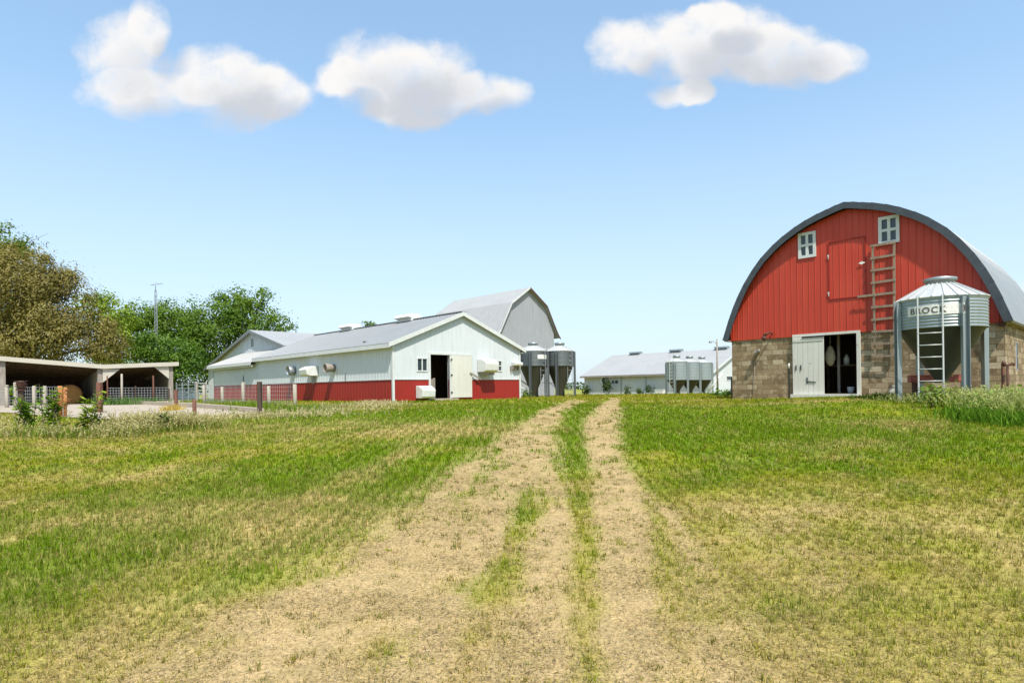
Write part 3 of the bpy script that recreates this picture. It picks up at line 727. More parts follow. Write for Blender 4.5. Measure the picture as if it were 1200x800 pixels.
mb.build('rake_board', [M['trim'], M['darkrust']], t)  # right half dark: shade beneath the overhang painted onto the board

# ---- far livestock barn
t = thing('livestock_barn', 'long low white livestock barn far behind, with pale sheet roof and three vents', 'barn', FB.o, FB.a)
FW, FL, FE, FP = 12.6, 18.0, 2.42, 5.10
ft = lambda a: FE+(FP-FE)*(1-abs(a-FW/2)/(FW/2))
fw1 = FB.hit(716, 445, 1, 0); fw2 = FB.hit(725, 450, 1, 0); WW = (fw1.x, fw2.x, fw2.z, fw1.z)
mb = MB(); wall(mb, FRONT, 0, FL, FE, [WW], .15, -.5, (), .35)
rw = FB.hit(851, 440, 0, FL); rw2 = FB.hit(859, 446, 0, FL)
wall(mb, lambda a, c_, b: (FL-c_, a, b), .15, FW, ft, [(rw.y, rw2.y, rw2.z, rw.z)], .15, -.5, [FW/2], .35)
wall(mb, lambda a, c_, b: (c_, a, b), .15, FW, ft, [], .15, -.5, [FW/2], .35)
wall(mb, lambda a, c_, b: (a, FW-c_, b), .15, FL-.15, FE, [], .15, -.5, (), .35)
mb.build('wall', M['white'], t)
mb = MB(); fs = (FP-FE)/(FW/2); fe = FE-.5*fs+.12
roof(mb, (-.3, -.5, fe), (FL+.3, -.5, fe), (FL+.3, FW/2, FP+.12), (-.3, FW/2, FP+.12), .06, .4)
roof(mb, (-.3, FW+.5, fe), (FL+.3, FW+.5, fe), (FL+.3, FW/2, FP+.12), (-.3, FW/2, FP+.12), .06, .4)
r3 = mb.build('roof', M['whiteroof'], t)
mb = MB(); mb.box(-.3, FL+.3, -.54, -.502, fe-.22, fe+.005); mb.build('fascia', M['greywood'], t)
mb = MB()
for i in (0, 1):
    y0 = -.5 if i == 0 else FW+.5
    mb.hexa([(FL+.30, y0, fe-.2), (FL+.30, FW/2, FP-.08), (FL+.34, FW/2, FP-.08), (FL+.34, y0, fe-.2), (FL+.30, y0, fe+.02), (FL+.30, FW/2, FP+.14), (FL+.34, FW/2, FP+.14), (FL+.34, y0, fe+.02)])
mb.build('rake_board', M['trim'], t)
for px in (745, 792.5, 846):
    q = FB.hit(px, 413, 1, FW/2); o = ridge_vent(r3, 0, -.8, .8, 0, .8, 'galv'); o.location = (q.x, FW/2, FP+.05); o.rotation_euler = (0, 0, R(90))
window(t, WW[0], WW[1], WW[2], WW[3], 0, 2, 1, .09); window(t, rw.y, rw2.y, rw2.z, rw.z, 0, 1, 1, .09, face='right', W=FL)
q = FB.hit(708.5, 445.5, 1, 0)
mb = MB(); mb.lathe([(.42, 0), (.46, .3), (.40, .3), (.36, .05)], 18); o = mb.build('fan_housing', M['whiteplastic'], t); o.location = (q.x, -.02, q.z); o.rotation_euler = (R(90), 0, 0)
g = MB(); g.lathe([(.34, .06), (.34, .09)], 18); g.build('fan_blades', M['blacksteel'], o)
for px in (728, 757): 
    q = FB.hit(px, 440, 1, 0); mb = MB(); mb.box(q.x-.04, q.x+.04, -.06, -.025, -.3, FE-.1); mb.build('downpipe', M['steel'], t)

# ---- red arched barn
t = thing('arched_barn', 'red arched roof barn on weathered block walls with open white door', 'barn', RB.o, RB.a)
PR = [(0, 7.47), (.28, 7.42), (.6, 7.33), (.94, 7.24), (1.4, 7.08), (1.8, 6.90), (2.31, 6.61), (2.7, 6.34), (3.24, 5.86), (3.6, 5.43), (4.0, 4.85), (4.3, 4.30), (4.5, 3.86), (4.72, 3.30), (4.97, 2.55)]
RWd, RL, CX = 9.45, 8.0, 4.725
xs = [p[0] for p in PR]; zs = [p[1] for p in PR]
arch = lambda a: float(np.interp(abs(a-CX), xs, zs))-.22
ST = 2.52                                              # stone height
D = (2.70, 5.02, .20, 2.50)
WA = (2.92, 3.60, 5.64, 6.66); WBn = (5.81, 6.49, 5.69, 6.70)
mb = MB()
wall(mb, FRONT, 0, RWd, ST, [D], .28, -.5)
wall(mb, lambda a, c_, b: (c_, a, b), .28, RL, ST, [], .28, -.5)
SW = (2.1, 2.75, .95, 2.0)
wall(mb, lambda a, c_, b: (RWd-c_, a, b), .28, RL, ST, [SW, (5.6, 6.25, .95, 2.0)], .28, -.5)
wall(mb, lambda a, c_, b: (a, RL-c_, b), .28, RWd-.28, ST, [], .28, -.5)
mb.build('block_wall', M['block'], t)
mb = MB()
cuts = sorted([CX-x for x in xs]+[CX+x for x in xs])
wall(mb, FRONT, -.02, RWd+.02, lambda a: max(arch(a), ST), [WA, WBn], .16, ST+.003, cuts, .23, c0=-.05, ribw=.032, ribd=.014)
mb.build('gable', M['red'], t)
mb = MB(); wall(mb, lambda a, c_, b: (a, RL-c_, b), 0, RWd, lambda a: max(arch(a), ST), [], .16, ST+.003, cuts, .5); mb.build('gable', M['red'], t)
mb = MB()
for sgn in (1, -1):
    for (x0, z0), (x1, z1) in zip(PR[:-1], PR[1:]):
        roof(mb, (CX+sgn*x1, -.30, z1), (CX+sgn*x1, RL+.3, z1), (CX+sgn*x0, RL+.3, z0), (CX+sgn*x0, -.30, z0), .07, .6, ribh=.012)
mb.build('roof', M['greyroof'], t)
mb = MB()
for sgn in (1, -1):
    for (x0, z0), (x1, z1) in zip(PR[:-1], PR[1:]):
        n0 = Vector((z0-z1, x1-x0)).normalized(); w = .24
        def inn(x, z, k=w):
            d = Vector((x, z-1.9)).normalized(); return (x-d.x*k, z-d.y*k)
        a = inn(x0, z0); b = inn(x1, z1); f = lambda q, y: (CX+sgn*q[0], y, q[1])
        mb.hexa([f(a, -.36), f(b, -.36), f(b, -.302), f(a, -.302), f((x0, z0+.015), -.36), f((x1*1.003, z1), -.36), f((x1*1.003, z1), -.302), f((x0, z0+.015), -.302)])
        c2 = inn(x0, z0, .09); d2 = inn(x1, z1, .09)
        mb.hexa([f(inn(x0, z0, .11), -.301), f(inn(x1, z1, .11), -.301), f(inn(x1, z1, .11), -.05), f(inn(x0, z0, .11), -.05), f(c2, -.301), f(d2, -.301), f(d2, -.05), f(c2, -.05)])
mb.build('rake_trim', M['darktrim'], t)
for w in (WA, WBn): window(t, w[0], w[1], w[2], w[3], -.05, 2, 2, .11, .05)
window(t, SW[0], SW[1], SW[2], SW[3], 0, 1, 2, .07, .0, face='right', W=RWd, mat='greywood')
# loft door: framed seam on the siding with hinges
mb = MB(); a0, a1, b0, b1 = 4.06, 5.36, 3.86, 6.12
mb.box(a0, a0+.025, -.085, -.052, b0, b1); mb.box(a1-.025, a1, -.085, -.052, b0, b1); mb.box(a0+.025, a1-.025, -.085, -.052, b1-.03, b1); mb.box(a0+.025, a1-.025, -.085, -.052, b0, b0+.03)
ld = mb.build('loft_door', M['redwain'], t)
for z in (4.1, 5.55): mb = MB(); mb.box(a0-.03, a0+.02, -.1, -.086, z, z+.07); mb.box(a0-.012, a0+.01, -.1, -.086, z-.10, z); mb.build('hinge', M['trim'], ld)
mb = MB(); mb.hexa([(5.13, -.105, 5.12), (5.25, -.105, 5.06), (5.25, -.095, 5.06), (5.13, -.095, 5.12), (5.25, -.105, 5.18), (5.37, -.105, 5.12), (5.37, -.095, 5.12), (5.25, -.095, 5.18)]); mb.build('plate', M['sign'], ld)
# ground door
mb = MB(); mb.box(D[1], D[1]+.13, -.09, .30, .02, 2.6); mb.box(2.64, D[1], -.09, -.002, 2.505, 2.60); mb.box(D[0]-.06, D[1]+.1, -.35, .28, -.3, .195); 
mb.build('door_frame', M['paintdoor'], t)
mb = MB()
for i in range(6):
    x0 = 2.66+i*1.2/6; mb.box(x0+.004, x0+.196, -.135, -.093, .17+.004*(i % 3), 2.49)
mb.box(2.68, 3.84, -.155, -.137, 2.30, 2.42, 0); 
dr = mb.build('sliding_door', M['paintdoor'], t)
mb = MB(); mb.bar((3.05, -.16, 2.47), (3.9, -.16, 2.47), .05); mb.build('door_track', M['blacksteel'], dr)
for x in (2.78, 2.97): mb = MB(); mb.box(x, x+.035, -.165, -.14, 1.15, 1.36); mb.build('handle', M['blacksteel'], dr)
mb = MB(); mb.bar((3.22, -.15, .70), (3.55, -.15, .66), .03); mb.box(3.2, 3.24, -.16, -.14, .62, .86)
mb.build('latch', M['blacksteel'], dr)
mb = MB(); mb.box(.28, RWd-.28, .28, RL-.28, -.4, .18); mb.build('floor', M['floor'], t)
mb = MB(); mb.box(.28, RWd-.28, .30, RL-.3, 2.62, 2.72); mb.build('loft_floor', M['brownwood'], t)
mb = MB(); mb.box(.3, RWd-.3, 4.2, 4.3, .18, 2.6); mb.build('inner_wall', M['brownwood'], t)
# lamp and pipe on the block wall
mb = MB(); q = RB.hit(903, 394, 1, 0); mb.tube((q.x+.1, -.02, q.z+.1), (q.x+.1, -.35, q.z+.14), .03); mb.tube((q.x+.1, -.35, q.z+.14), (q.x-.12, -.4, q.z+.0), .035, .06); mb.lathe([(.05, q.z-.2), (.12, q.z-.06), (.05, q.z+.0)], 12, q.x-.1, -.4); mb.build('wall_lamp', M['darkrust'], t)
mb = MB(); q = RB.hit(889, 411, 1, 0); mb.tube((q.x, .0, q.z), (q.x, -.14, q.z-.02), .085, .085, 12); mb.tube((q.x, -.14, q.z-.02), (q.x-.10, -.2, q.z-.16), .06, .05, 10)
mb.tube((q.x-.15, -.03, q.z-.5), (q.x-.3, -.02, -.1), .012); mb.build('vent_pipe', M['greywood'], t)
mb = MB(); mb.box(RWd-.16, RWd+.05, -.20, -.052, ST-.12, ST+.0); mb.build('eave_bracket', M['darkrust'], t)
# soffit strip under right eave
mb = MB(); mb.box(RWd+.02, RWd+.22, -.25, RL, ST-.02, ST+.02); mb.box(-.22, -.02, -.25, RL, ST-.02, ST+.02); mb.build('soffit', M['greywood'], t)

# things seen through and beside the red barn door
def onRB(x, y, z=0): return RB.world(x, y, z)
q = RB.hit(973, 420, 1, 1.0)
o = MB()
o.lathe([(.02, .62), (.10, .55), (.17, .36), (.20, .1), (.13, -.12), (.05, -.2)], 12); o.tube((0, 0, .6), (0, 0, 1.15), .012)
tag(o.build('feed_sack', M['sack'], None, onRB(q.x, 1.0, q.z-.1)), 'pale yellow sack hanging inside the red barn doorway', 'sack')
q = RB.hit(992, 421, 1, 1.6)
tb = thing('work_bench', 'dark wooden bench just inside the red barn doorway', 'bench', onRB(q.x, 1.6, .18), RB.a)
zt = q.z-.18-.22
mb = MB(); mb.box(-.9, .5, -.3, .35, zt-.06, zt); mb.build('bench_top', M['brownwood'], tb)
for lx in (-.85, .42):
    for ly in (-.26, .28): mb = MB(); mb.box(lx, lx+.07, ly, ly+.07, 0, zt-.06); mb.build('leg', M['brownwood'], tb)
mb = MB(); mb.lathe([(.11, 0), (.115, .22), (.10, .30), (.04, .37), (.04, .42)], 14); mb.tube((.09, 0, .3), (.05, 0, .40), .015)
tag(mb.build('plastic_jug', M['whiteplastic'], None, onRB(q.x, 1.6, .18+zt)), 'white plastic jug on the bench inside the red barn doorway', 'jug')
q = RB.hit(997, 455, 1, 1.2); mb = MB(); mb.lathe([(.10, 0), (.14, .28), (.13, .28), (.095, .02)], 16)
tag(mb.build('bucket', M['whiteplastic'], None, onRB(q.x, 1.2, .18)), 'white bucket on the floor inside the red barn doorway', 'bucket')
q = RB.hit(983, 420, 1, 1.1); mb = MB(); mb.box(-.05, .05, -.05, .05, 0, 2.44)
o = tag(mb.build('support_post', M['greywood'], None, onRB(q.x, 1.1, .18), bevel=.01), 'grey wooden post standing inside the red barn doorway', 'post'); o.rotation_euler = (0, 0, RB.a)

# wooden ladder hung on the red gable
t = thing('wooden_ladder', 'tall brown wooden ladder hung flat against the red gable', 'ladder', onRB(5.98, -.14, 0), RB.a)
for x0, x1 in ((-.31, -.34), (.31, .36)):
    mb = MB(); mb.bar((x0, 0, 1.50), (x1, -.02, 5.72), .06, .09); mb.build('rail', M['ladderwood'], t)
for i in range(10):
    z = 1.58+i*.455; s_ = random.uniform(-.012, .012); e = .45 if i != 5 else .86
    mb = MB(); mb.bar((-e if i == 5 else -.41, -.065, z+s_), (.41, -.07, z-s_), .025, .085); mb.build('rung', M['ladderwood'], t)

# leaning shovel
p = gpt(1041, 463); p2 = RB.hit(1054, 436, 1, -.25); p2 = RB.world(p2.x, -.18, p2.z+.12)
b0 = RB.hit(1041, 461, 1, -.55); b0 = RB.world(b0.x, -.6, 0); b0.z = float(gz(b0.x, b0.y))
t = thing('shovel', 'scoop shovel leaning on the block wall beside the ladder', 'shovel', b0)
top_ = p2-b0; d = top_.normalized()
mb = MB(); mb.tube(d*.42, top_, .028); mb.build('handle', M['shovelwood'], t)
mb = MB(); a = d.cross(Vector((.6, -.75, 0))).normalized(); nn = a.cross(d).normalized()
pp = []
for k, (u, w) in enumerate(((0, .17), (.2, .19), (.38, .15), (.48, .04))):
    pp.append([d*u-a*w+nn*.05, d*u-nn*.02, d*u+a*w+nn*.05])
for r0, r1 in zip(pp[:-1], pp[1:]):
    for i in (0, 1):
        mb.hexa([r0[i], r0[i+1], r1[i+1], r1[i], r0[i]+nn*.006, r0[i+1]+nn*.006, r1[i+1]+nn*.006, r1[i]+nn*.006])
mb.build('scoop', M['galvroof'], t)
# thin steel post in front of block wall, dark post at the corner, rusty hydrant, pipe
q = RB.hit(925, 460, 1, -.5); w = RB.world(q.x, -.5); w.z = float(gz(w.x, w.y))
t = thing('steel_post', 'thin dark steel T-post with white tip before the block wall', 'post', w)
mb = MB(); mb.bar((0, 0, -.3), (0, 0, 1.25), .04); mb.bar((0, .02, -.3), (0, .02, 1.25), .012, .04); mb.build('stake', M['blacksteel'], t)
mb = MB(); mb.tube((0, 0, 1.22), (0, 0, 1.42), .032, .03); mb.build('cap', M['whiteplastic'], t)
w = RB.world(-.12, .25); w.z = float(gz(w.x, w.y)); mb = MB(); mb.tube((0, 0, -.3), (0, 0, .95), .08, .07, 10)
tag(mb.build('wood_post', M['darkpost'], None, w), 'short dark post against the left corner of the block wall', 'post')
q = at(1181, 450, 18.2); q.z = float(gz(q.x, q.y))
t = thing('yard_hydrant', 'rusty upright water hydrant with side handle at the barn corner', 'hydrant', q)
hh_ = 1.10+EYE-.55-q.z-.0
hz_ = at(1181, 424, 18.2).z-q.z
mb = MB(); mb.tube((0, 0, -.2), (0, 0, hz_-.12), .035); mb.build('riser', M['darkrust'], t)
mb = MB(); mb.bar((-.10, 0, hz_-.10), (.17, 0, hz_-.08), .07); mb.tube((.17, 0, hz_-.12), (.17, 0, hz_-.02), .05); mb.lathe([(.04, hz_-.12), (.06, hz_-.03), (.03, hz_+.03)], 10, -.11, 0); mb.build('head', M['darkrust'], t)
q = at(1175.5, 450, 18.5); q.z = float(gz(q.x, q.y)); zt = at(1175.5, 426, 18.5).z-q.z
mb = MB(); mb.bar((0, 0, -.2), (0, 0, zt), .06); tag(mb.build('stub_post', M['redpost'], None, q), 'short rusty stub post left of the hydrant', 'post')

# ------------------------------------------------------------------ feed bins
def feed_bin(label, loc, R0, z0, z1, hop, legs, rot=0, group=None, n=40, corr=11, capr=.34, roofh=None, cap=.16, steel='galv', cone='hoppershade'):
    """z0 cylinder bottom, z1 eave, hop hopper outlet height"""
    t = thing('feed_bin', label, 'feed bin', loc, rot, group)
    prof = []; k = corr*4
    for i in range(k+1):
        z = z0+(z1-z0)*i/k; prof.append((R0+(.014 if corr < 12 else .008)*math.sin(i*math.pi/2), z))
    mb = MB(); mb.lathe(prof, n, cap=False); mb.build('cylinder', M[steel], t)
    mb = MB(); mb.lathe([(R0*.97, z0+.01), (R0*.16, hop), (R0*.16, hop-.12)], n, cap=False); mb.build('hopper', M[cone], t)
    rh = roofh or R0*.45
    mb = MB()
    nn_ = 24; r0, r1, zz0, zz1 = R0*1.04, R0*capr, z1-.02, z1+rh
    mb.lathe([(r0-.03, zz0-.03), (r0, zz0), (r1, zz1)], nn_, cap=False, smooth=False)
    for i in range(nn_):
        q = 2*math.pi*i/nn_; mb.bar((r0*math.cos(q), r0*math.sin(q), zz0+.012), (r1*math.cos(q), r1*math.sin(q), zz1+.012), .03, .03)
    rf_ = mb.build('roof', M['galvroof'], t)
    mb = MB(); mb.lathe([(r1*.92, zz1-.01), (r1*.92, zz1+cap*.55), (r1*1.03, zz1+cap*.55), (r1*1.03, zz1+cap), (r1*.5, zz1+cap*1.25), (.02, zz1+cap*1.35)], 24, cap=False); mb.build('lid', M['galv'], rf_)
    for i in range(legs[0]):
        q = legs[1]+2*math.pi*i/legs[0]; lr = R0+legs[2]*.5
        mb = MB(); x, y = lr*math.cos(q), lr*math.sin(q); w = legs[2]
        ca, sa = math.cos(q), math.sin(q)
        def P(r_, s_, z): return (x+ca*r_-sa*s_, y+sa*r_+ca*s_, z)
        th = .012
        for rr0, rr1, s0, s1 in ((-w/2, w/2, -w*.75, -w*.75+th), (-w/2, w/2, w*.75-th, w*.75), (-w/2, -w/2+th, -w*.75+th, w*.75-th)):
            mb.hexa([P(rr0, s0, -.3), P(rr1, s0, -.3), P(rr1, s1, -.3), P(rr0, s1, -.3), P(rr0, s0, z1-.06), P(rr1, s0, z1-.06), P(rr1, s1, z1-.06), P(rr0, s1, z1-.06)])
        mb.build('leg', M[steel], t)
    return t
c_ = ground_at(1103.5, 19.3); bz = c_.z
sc_ = lambda py: at(1103, py, 19.3-1.2).z-bz
BR = 1.20
zb, ze = at(1103, 384, 18.6).z-bz, at(1103, 347.5, 18.6).z-bz
vd = math.atan2(-c_.y, -c_.x)                           # direction from bin to the viewer
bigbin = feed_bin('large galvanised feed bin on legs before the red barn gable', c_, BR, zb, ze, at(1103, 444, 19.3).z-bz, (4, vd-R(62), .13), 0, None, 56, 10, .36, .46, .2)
# its ladder, facing the viewer, and its lettered band
ang = vd-R(-6)+R(-10)
t2 = bigbin
lx = Vector((math.cos(vd), math.sin(vd), 0)); ly = Vector((-lx.y, lx.x, 0))     # ly points to the viewer's right when seen from the viewer side
dirn = 1 if (ly.x > 0) else -1
ly *= dirn
lc = lx*(BR+.06)-ly*.26
mb = MB()
for s_ in (-.31, .31):
    mb.bar(lc+ly*s_+Vector((0, 0, .05)), lc+ly*s_+Vector((0, 0, ze+.02)), .04, .03)
z = .28
while z < zb+.1:
    mb.tube(lc-ly*.31+Vector((0, 0, z)), lc+ly*.31+Vector((0, 0, z)), .016); z += .36
mb.build('ladder', M['galvroof'], bigbin)
mb = MB(); zs0, zs1 = zb+(ze-zb)*.40, zb+(ze-zb)*.72
b0 = 0; nseg = 22; r_ = BR+.024
def onbin(s_, z, r_=r_):
    q = s_/BR; return lx*(r_*math.cos(q))+ly*(r_*math.sin(q))+Vector((0, 0, z))
for i in range(nseg):
    s0 = -.90+1.50*i/nseg; s1 = -.90+1.50*(i+1)/nseg
    mb.hexa([onbin(s0, zs0, BR), onbin(s1, zs0, BR), onbin(s1, zs0), onbin(s0, zs0), onbin(s0, zs1, BR), onbin(s1, zs1, BR), onbin(s1, zs1), onbin(s0, zs1)])
band = mb.build('sign_band', M['sign'], bigbin)
fc = bpy.data.curves.new('lettering', 'FONT'); fc.body = 'BROCK'; fc.size = .255; fc.extrude = .004; fc.align_x = 'CENTER'; fc.offset = .003; fc.space_character = 1.18
fo = bpy.data.objects.new('lettering', fc); COL.objects.link(fo)
bpy.context.view_layer.update()
me = bpy.data.meshes.new_from_object(fo.evaluated_get(bpy.context.evaluated_depsgraph_get()))
bpy.data.objects.remove(fo); bpy.data.curves.remove(fc)
me.name = 'lettering'
bm = bmesh.new(); bm.from_mesh(me); bmesh.ops.triangulate(bm, faces=bm.faces)
for _ in range(3): bmesh.ops.subdivide_edges(bm, edges=[e for e in bm.edges if e.calc_length() > .03], cuts=1)
bmesh.ops.triangulate(bm, faces=bm.faces); bm.to_mesh(me); bm.free()
for vv in me.vertices:
    vv.co = onbin(vv.co.x-.335, zs0+.065+vv.co.y, r_+.006+vv.co.z)
me.materials.clear(); me.materials.append(M['ink'])
o = bpy.data.objects.new('lettering', me); COL.objects.link(o); o.parent = band
mb = MB(); zc = (zs0+zs1)/2
mb.hexa([onbin(.50, zc, r_), onbin(.57, zc-.13, r_), onbin(.64, zc, r_), onbin(.57, zc+.13, r_), onbin(.50, zc, r_+.008), onbin(.57, zc-.13, r_+.008), onbin(.64, zc, r_+.008), onbin(.57, zc+.13, r_+.008)])
mb.build('emblem', M['ink'], band)
for z in (.45, .95): mb = MB(); mb.bar(lx*.4-ly*1.2+Vector((0, 0, z)), lx*-.5-ly*1.05+Vector((0, 0, z)), .035); mb.build('brace', M['galv'], bigbin)
# red trough behind the bin
q = at(1100, 446, 20.4); q.z = float(gz(q.x, q.y))
t = thing('feed_trough', 'faded red steel trough lying behind the large feed bin', 'trough', q, R(-20))
zt = at(1100, 439, 20.4).z-q.z
mb = MB(); mb.box(-.85, .85, -.2, -.17, zt-.22, zt); mb.box(-.85, .85, .17, .2, zt-.22, zt); mb.box(-.85, .85, -.17, .17, zt-.25, zt-.21); mb.box(-.85, -.82, -.17, .17, zt-.21, zt); mb.box(.82, .85, -.17, .17, zt-.21, zt); mb.build('trough_body', M['redpaint'], t)
for x in (-.7, .7): mb = MB(); mb.box(x-.04, x+.04, -.16, .16, 0, zt-.25); mb.build('leg', M['darkrust'], t)
# pair of bins by the gambrel barn
for i, (px, Y, lb) in enumerate(((625.5, 43.2, 'dark grey feed bin touching the white barn corner, left of its pair'), (656.5, 43.6, 'dark grey feed bin right of its pair, open field beside it'))):
    g = ground_at(px, Y); zz = lambda py: at(px, py, Y-.9).z-g.z
    b = feed_bin(lb, g, .99, zz(428.5), zz(410.5), zz(462), (4, math.atan2(-g.y, -g.x)-R(12), .13), 0, 'feed bins beside the gambrel barn', 32, 12, .36, .36, .22, 'galvshade')
    v0 = math.atan2(-g.y, -g.x); lx2 = Vector((math.cos(v0), math.sin(v0), 0)); ly2 = Vector((-lx2.y, lx2.x, 0))
    if ly2.x < 0: ly2 = -ly2
    mb = MB(); ctr = lx2*.75+ly2*(.66 if i == 0 else .70)
    for s_ in (-.16, .16): mb.bar(ctr+ly2*s_, ctr+ly2*s_+Vector((0, 0, zz(410.5))), .03)
    z = .2
    while z < zz(411): mb.tube(ctr-ly2*.16+Vector((0, 0, z)), ctr+ly2*.16+Vector((0, 0, z)), .012, None, 6); z += .33
    mb.build('ladder', M['steel'], b)
    mb = MB()
    if i == 0:
        for j in range(8):
            q0 = .30+j*.1; q1 = q0+.1
            f = lambda q, z, r_: lx2*(r_*math.cos(q))+ly2*(r_*math.sin(q))+Vector((0, 0, z))
            mb.hexa([f(q0, zz(420.5), 1.0), f(q1, zz(420.5), 1.0), f(q1, zz(420.5), 1.02), f(q0, zz(420.5), 1.02), f(q0, zz(415.5), 1.0), f(q1, zz(415.5), 1.0), f(q1, zz(415.5), 1.02), f(q0, zz(415.5), 1.02)])
        mb.build('sign_band', M['sign'], b)
        mb = MB(); mb.tube(Vector((0, 0, .55)), -ly2*1.9+Vector((0, 0, 1.9)), .06); mb.tube(-ly2*.2+lx2*.2+Vector((0, 0, .35)), -ly2*1.6+lx2*.5+Vector((0, 0, 1.05)), .05); mb.build('auger_tube', M['whiteplastic'], b)
    else:
        mb.bar(-ly2*1.0+Vector((0, 0, 1.2)), ly2*-.1+lx2*.1+Vector((0, 0, .5)), .04); mb.bar(-ly2*1.3+Vector((0, 0, 1.0)), ly2*.4+Vector((0, 0, .95)), .04); mb.build('brace', M['steel'], b)
# row of three by the far barn
wv = Vector((math.cos(A), math.sin(A), 0)); bs = at(793.5, 460, 60.5)
for i, lb in enumerate(('nearest of three pale feed bins before the far barn, ladder on its side', 'middle of three pale feed bins before the far barn', 'rearmost of three pale feed bins before the far barn')):
    p = bs+wv*(2.42*i); p.z = float(gz(p.x, p.y)); zz = lambda py: at(800, py, 60.).z-p.z
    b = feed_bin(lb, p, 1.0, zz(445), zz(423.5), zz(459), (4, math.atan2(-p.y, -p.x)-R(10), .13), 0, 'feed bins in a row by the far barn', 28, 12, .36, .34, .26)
    if i == 0:
        v0 = math.atan2(-p.y, -p.x); lx2 = Vector((math.cos(v0), math.sin(v0), 0)); ly2 = Vector((-lx2.y, lx2.x, 0)); ly2 = ly2 if ly2.x > 0 else -ly2
        mb = MB(); ctr = lx2*.95-ly2*.5
        for s_ in (-.18, .18): mb.bar(ctr+ly2*s_, ctr+ly2*s_+Vector((0, 0, zz(420))), .04)
        z = .2
        while z < zz(421): mb.tube(ctr-ly2*.18+Vector((0, 0, z)), ctr+ly2*.18+Vector((0, 0, z)), .016, None, 6); z += .33
        mb.build('ladder', M['galvroof'], b)
    if i == 2:
        mb = MB(); mb.tube(Vector((.4, -.6, .25)), Vector((1.9, -.6, 2.1)), .09); mb.build('auger_tube', M['whiteplastic'], b)
# yard light pole, white crate
p = ground_at(841, 55); t = thing('light_pole', 'thin grey pole with a curved lamp arm near the far barn', 'lamp', p)
H = at(841, 397, 55).z-p.z
mb = MB(); mb.tube((0, 0, -.4), (0, 0, H), .10, .07, 8); mb.build('pole', M['greywood'], t)
mb = MB(); mb.tube((0, 0, H-.45), (-.30, 0, H-.2), .03); mb.tube((-.30, 0, H-.2), (-.52, 0, H-.2), .03); mb.build('arm', M['steel'], t)
mb = MB(); mb.lathe([(.16, H-.34), (.14, H-.22), (.05, H-.14)], 12, -.58, 0); mb.build('lamp_head', M['steel'], t)
p = ground_at(774, 70); t = thing('storage_chest', 'low white chest on the grass before the far barn', 'chest', p, A-math.pi/2)
mb = MB(); mb.box(-.55, .55, -.35, .35, 0, .45); mb.build('body', M['whiteplastic'], t, bevel=.03)
mb = MB(); mb.box(-.58, .58, -.38, .38, .453, .53); mb.build('lid', M['whiteplastic'], t, bevel=.02)

# ------------------------------------------------------------------ open shed
t = thing('open_shed', 'low open-fronted wooden shed with sagging white fascia', 'shed', SH.o, SH.a)
def fz(x): return float(np.interp(x, [-14, -8.2, -3.7, 0, .2], [2.95, 2.66, 2.30, 2.53, 2.53]))
SD = 6.0
mb = MB()
xsn = [-14, -8.2, -6.5, -4.8, -3.7, -2, .2]
for x0, x1 in zip(xsn[:-1], xsn[1:]):
    mb.hexa([(x0, -.5, fz(x0)-.08), (x1, -.5, fz(x1)-.08), (x1, SD+.2, fz(x1)-.75), (x0, SD+.2, fz(x0)-.75), (x0, -.5, fz(x0)-.02), (x1, -.5, fz(x1)-.02), (x1, SD+.2, fz(x1)-.69), (x0, SD+.2, fz(x0)-.69)])
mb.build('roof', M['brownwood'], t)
mb = MB()
for x0, x1 in zip(xsn[:-1], xsn[1:]):
    mb.hexa([(x0, -.545, fz(x0)-.24), (x1, -.545, fz(x1)-.24), (x1, -.503, fz(x1)-.24), (x0, -.503, fz(x0)-.24), (x0, -.545, fz(x0)), (x1, -.545, fz(x1)), (x1, -.503, fz(x1)), (x0, -.503, fz(x0))])
mb.build('fascia', M['fasciawood'], t)
mb = MB()
for k in range(8):
    y = .2+k*.8
    for x0, x1 in zip(xsn[:-1], xsn[1:]): mb.hexa([(x0, y, fz(x0)-.26-.112*y), (x1, y, fz(x1)-.26-.112*y), (x1, y+.05, fz(x1)-.26-.112*y), (x0, y+.05, fz(x0)-.26-.112*y), (x0, y, fz(x0)-.155-.112*y), (x1, y, fz(x1)-.155-.112*y), (x1, y+.05, fz(x1)-.155-.112*y), (x0, y+.05, fz(x0)-.155-.112*y)])
mb.build('purlin', M['brownwood'], t)
for x in (-12.2, -8.15, -3.85, -.2):
    mb = MB(); mb.box(x-.12, x+.12, -.36, -.14, -.4, fz(x)-.25); mb.build('post', M['greywood'], t)
mb = MB()
def gus(x, s_):
    z = fz(x)-.245; mb.hexa([(x, -.42, z-.75), (x+.02*s_, -.42, z-.75), (x+.02*s_, -.38, z-.75), (x, -.38, z-.75), (x, -.42, z), (x+.85*s_, -.42, z), (x+.85*s_, -.38, z), (x, -.38, z)])
for q_ in ((-3.73, 1), (-.32, -1)): mb = MB(); gus(*q_); mb.build('gusset', M['fasciawood'], t)
for x in (-8.1, -3.9, -.1):
    mb = MB()
    for k in range(11):
        y0 = -.1+k*.55; mb.box(x-.03+.008*(k % 2), x+.03+.008*(k % 2), y0, y0+.53, -.3, fz(x)-.30-.112*(y0+.55))
    mb.build('partition', M['greywood'], t)
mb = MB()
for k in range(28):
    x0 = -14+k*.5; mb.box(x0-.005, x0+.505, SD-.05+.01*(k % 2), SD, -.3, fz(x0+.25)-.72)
mb.build('back_wall', M['brownwood'], t)
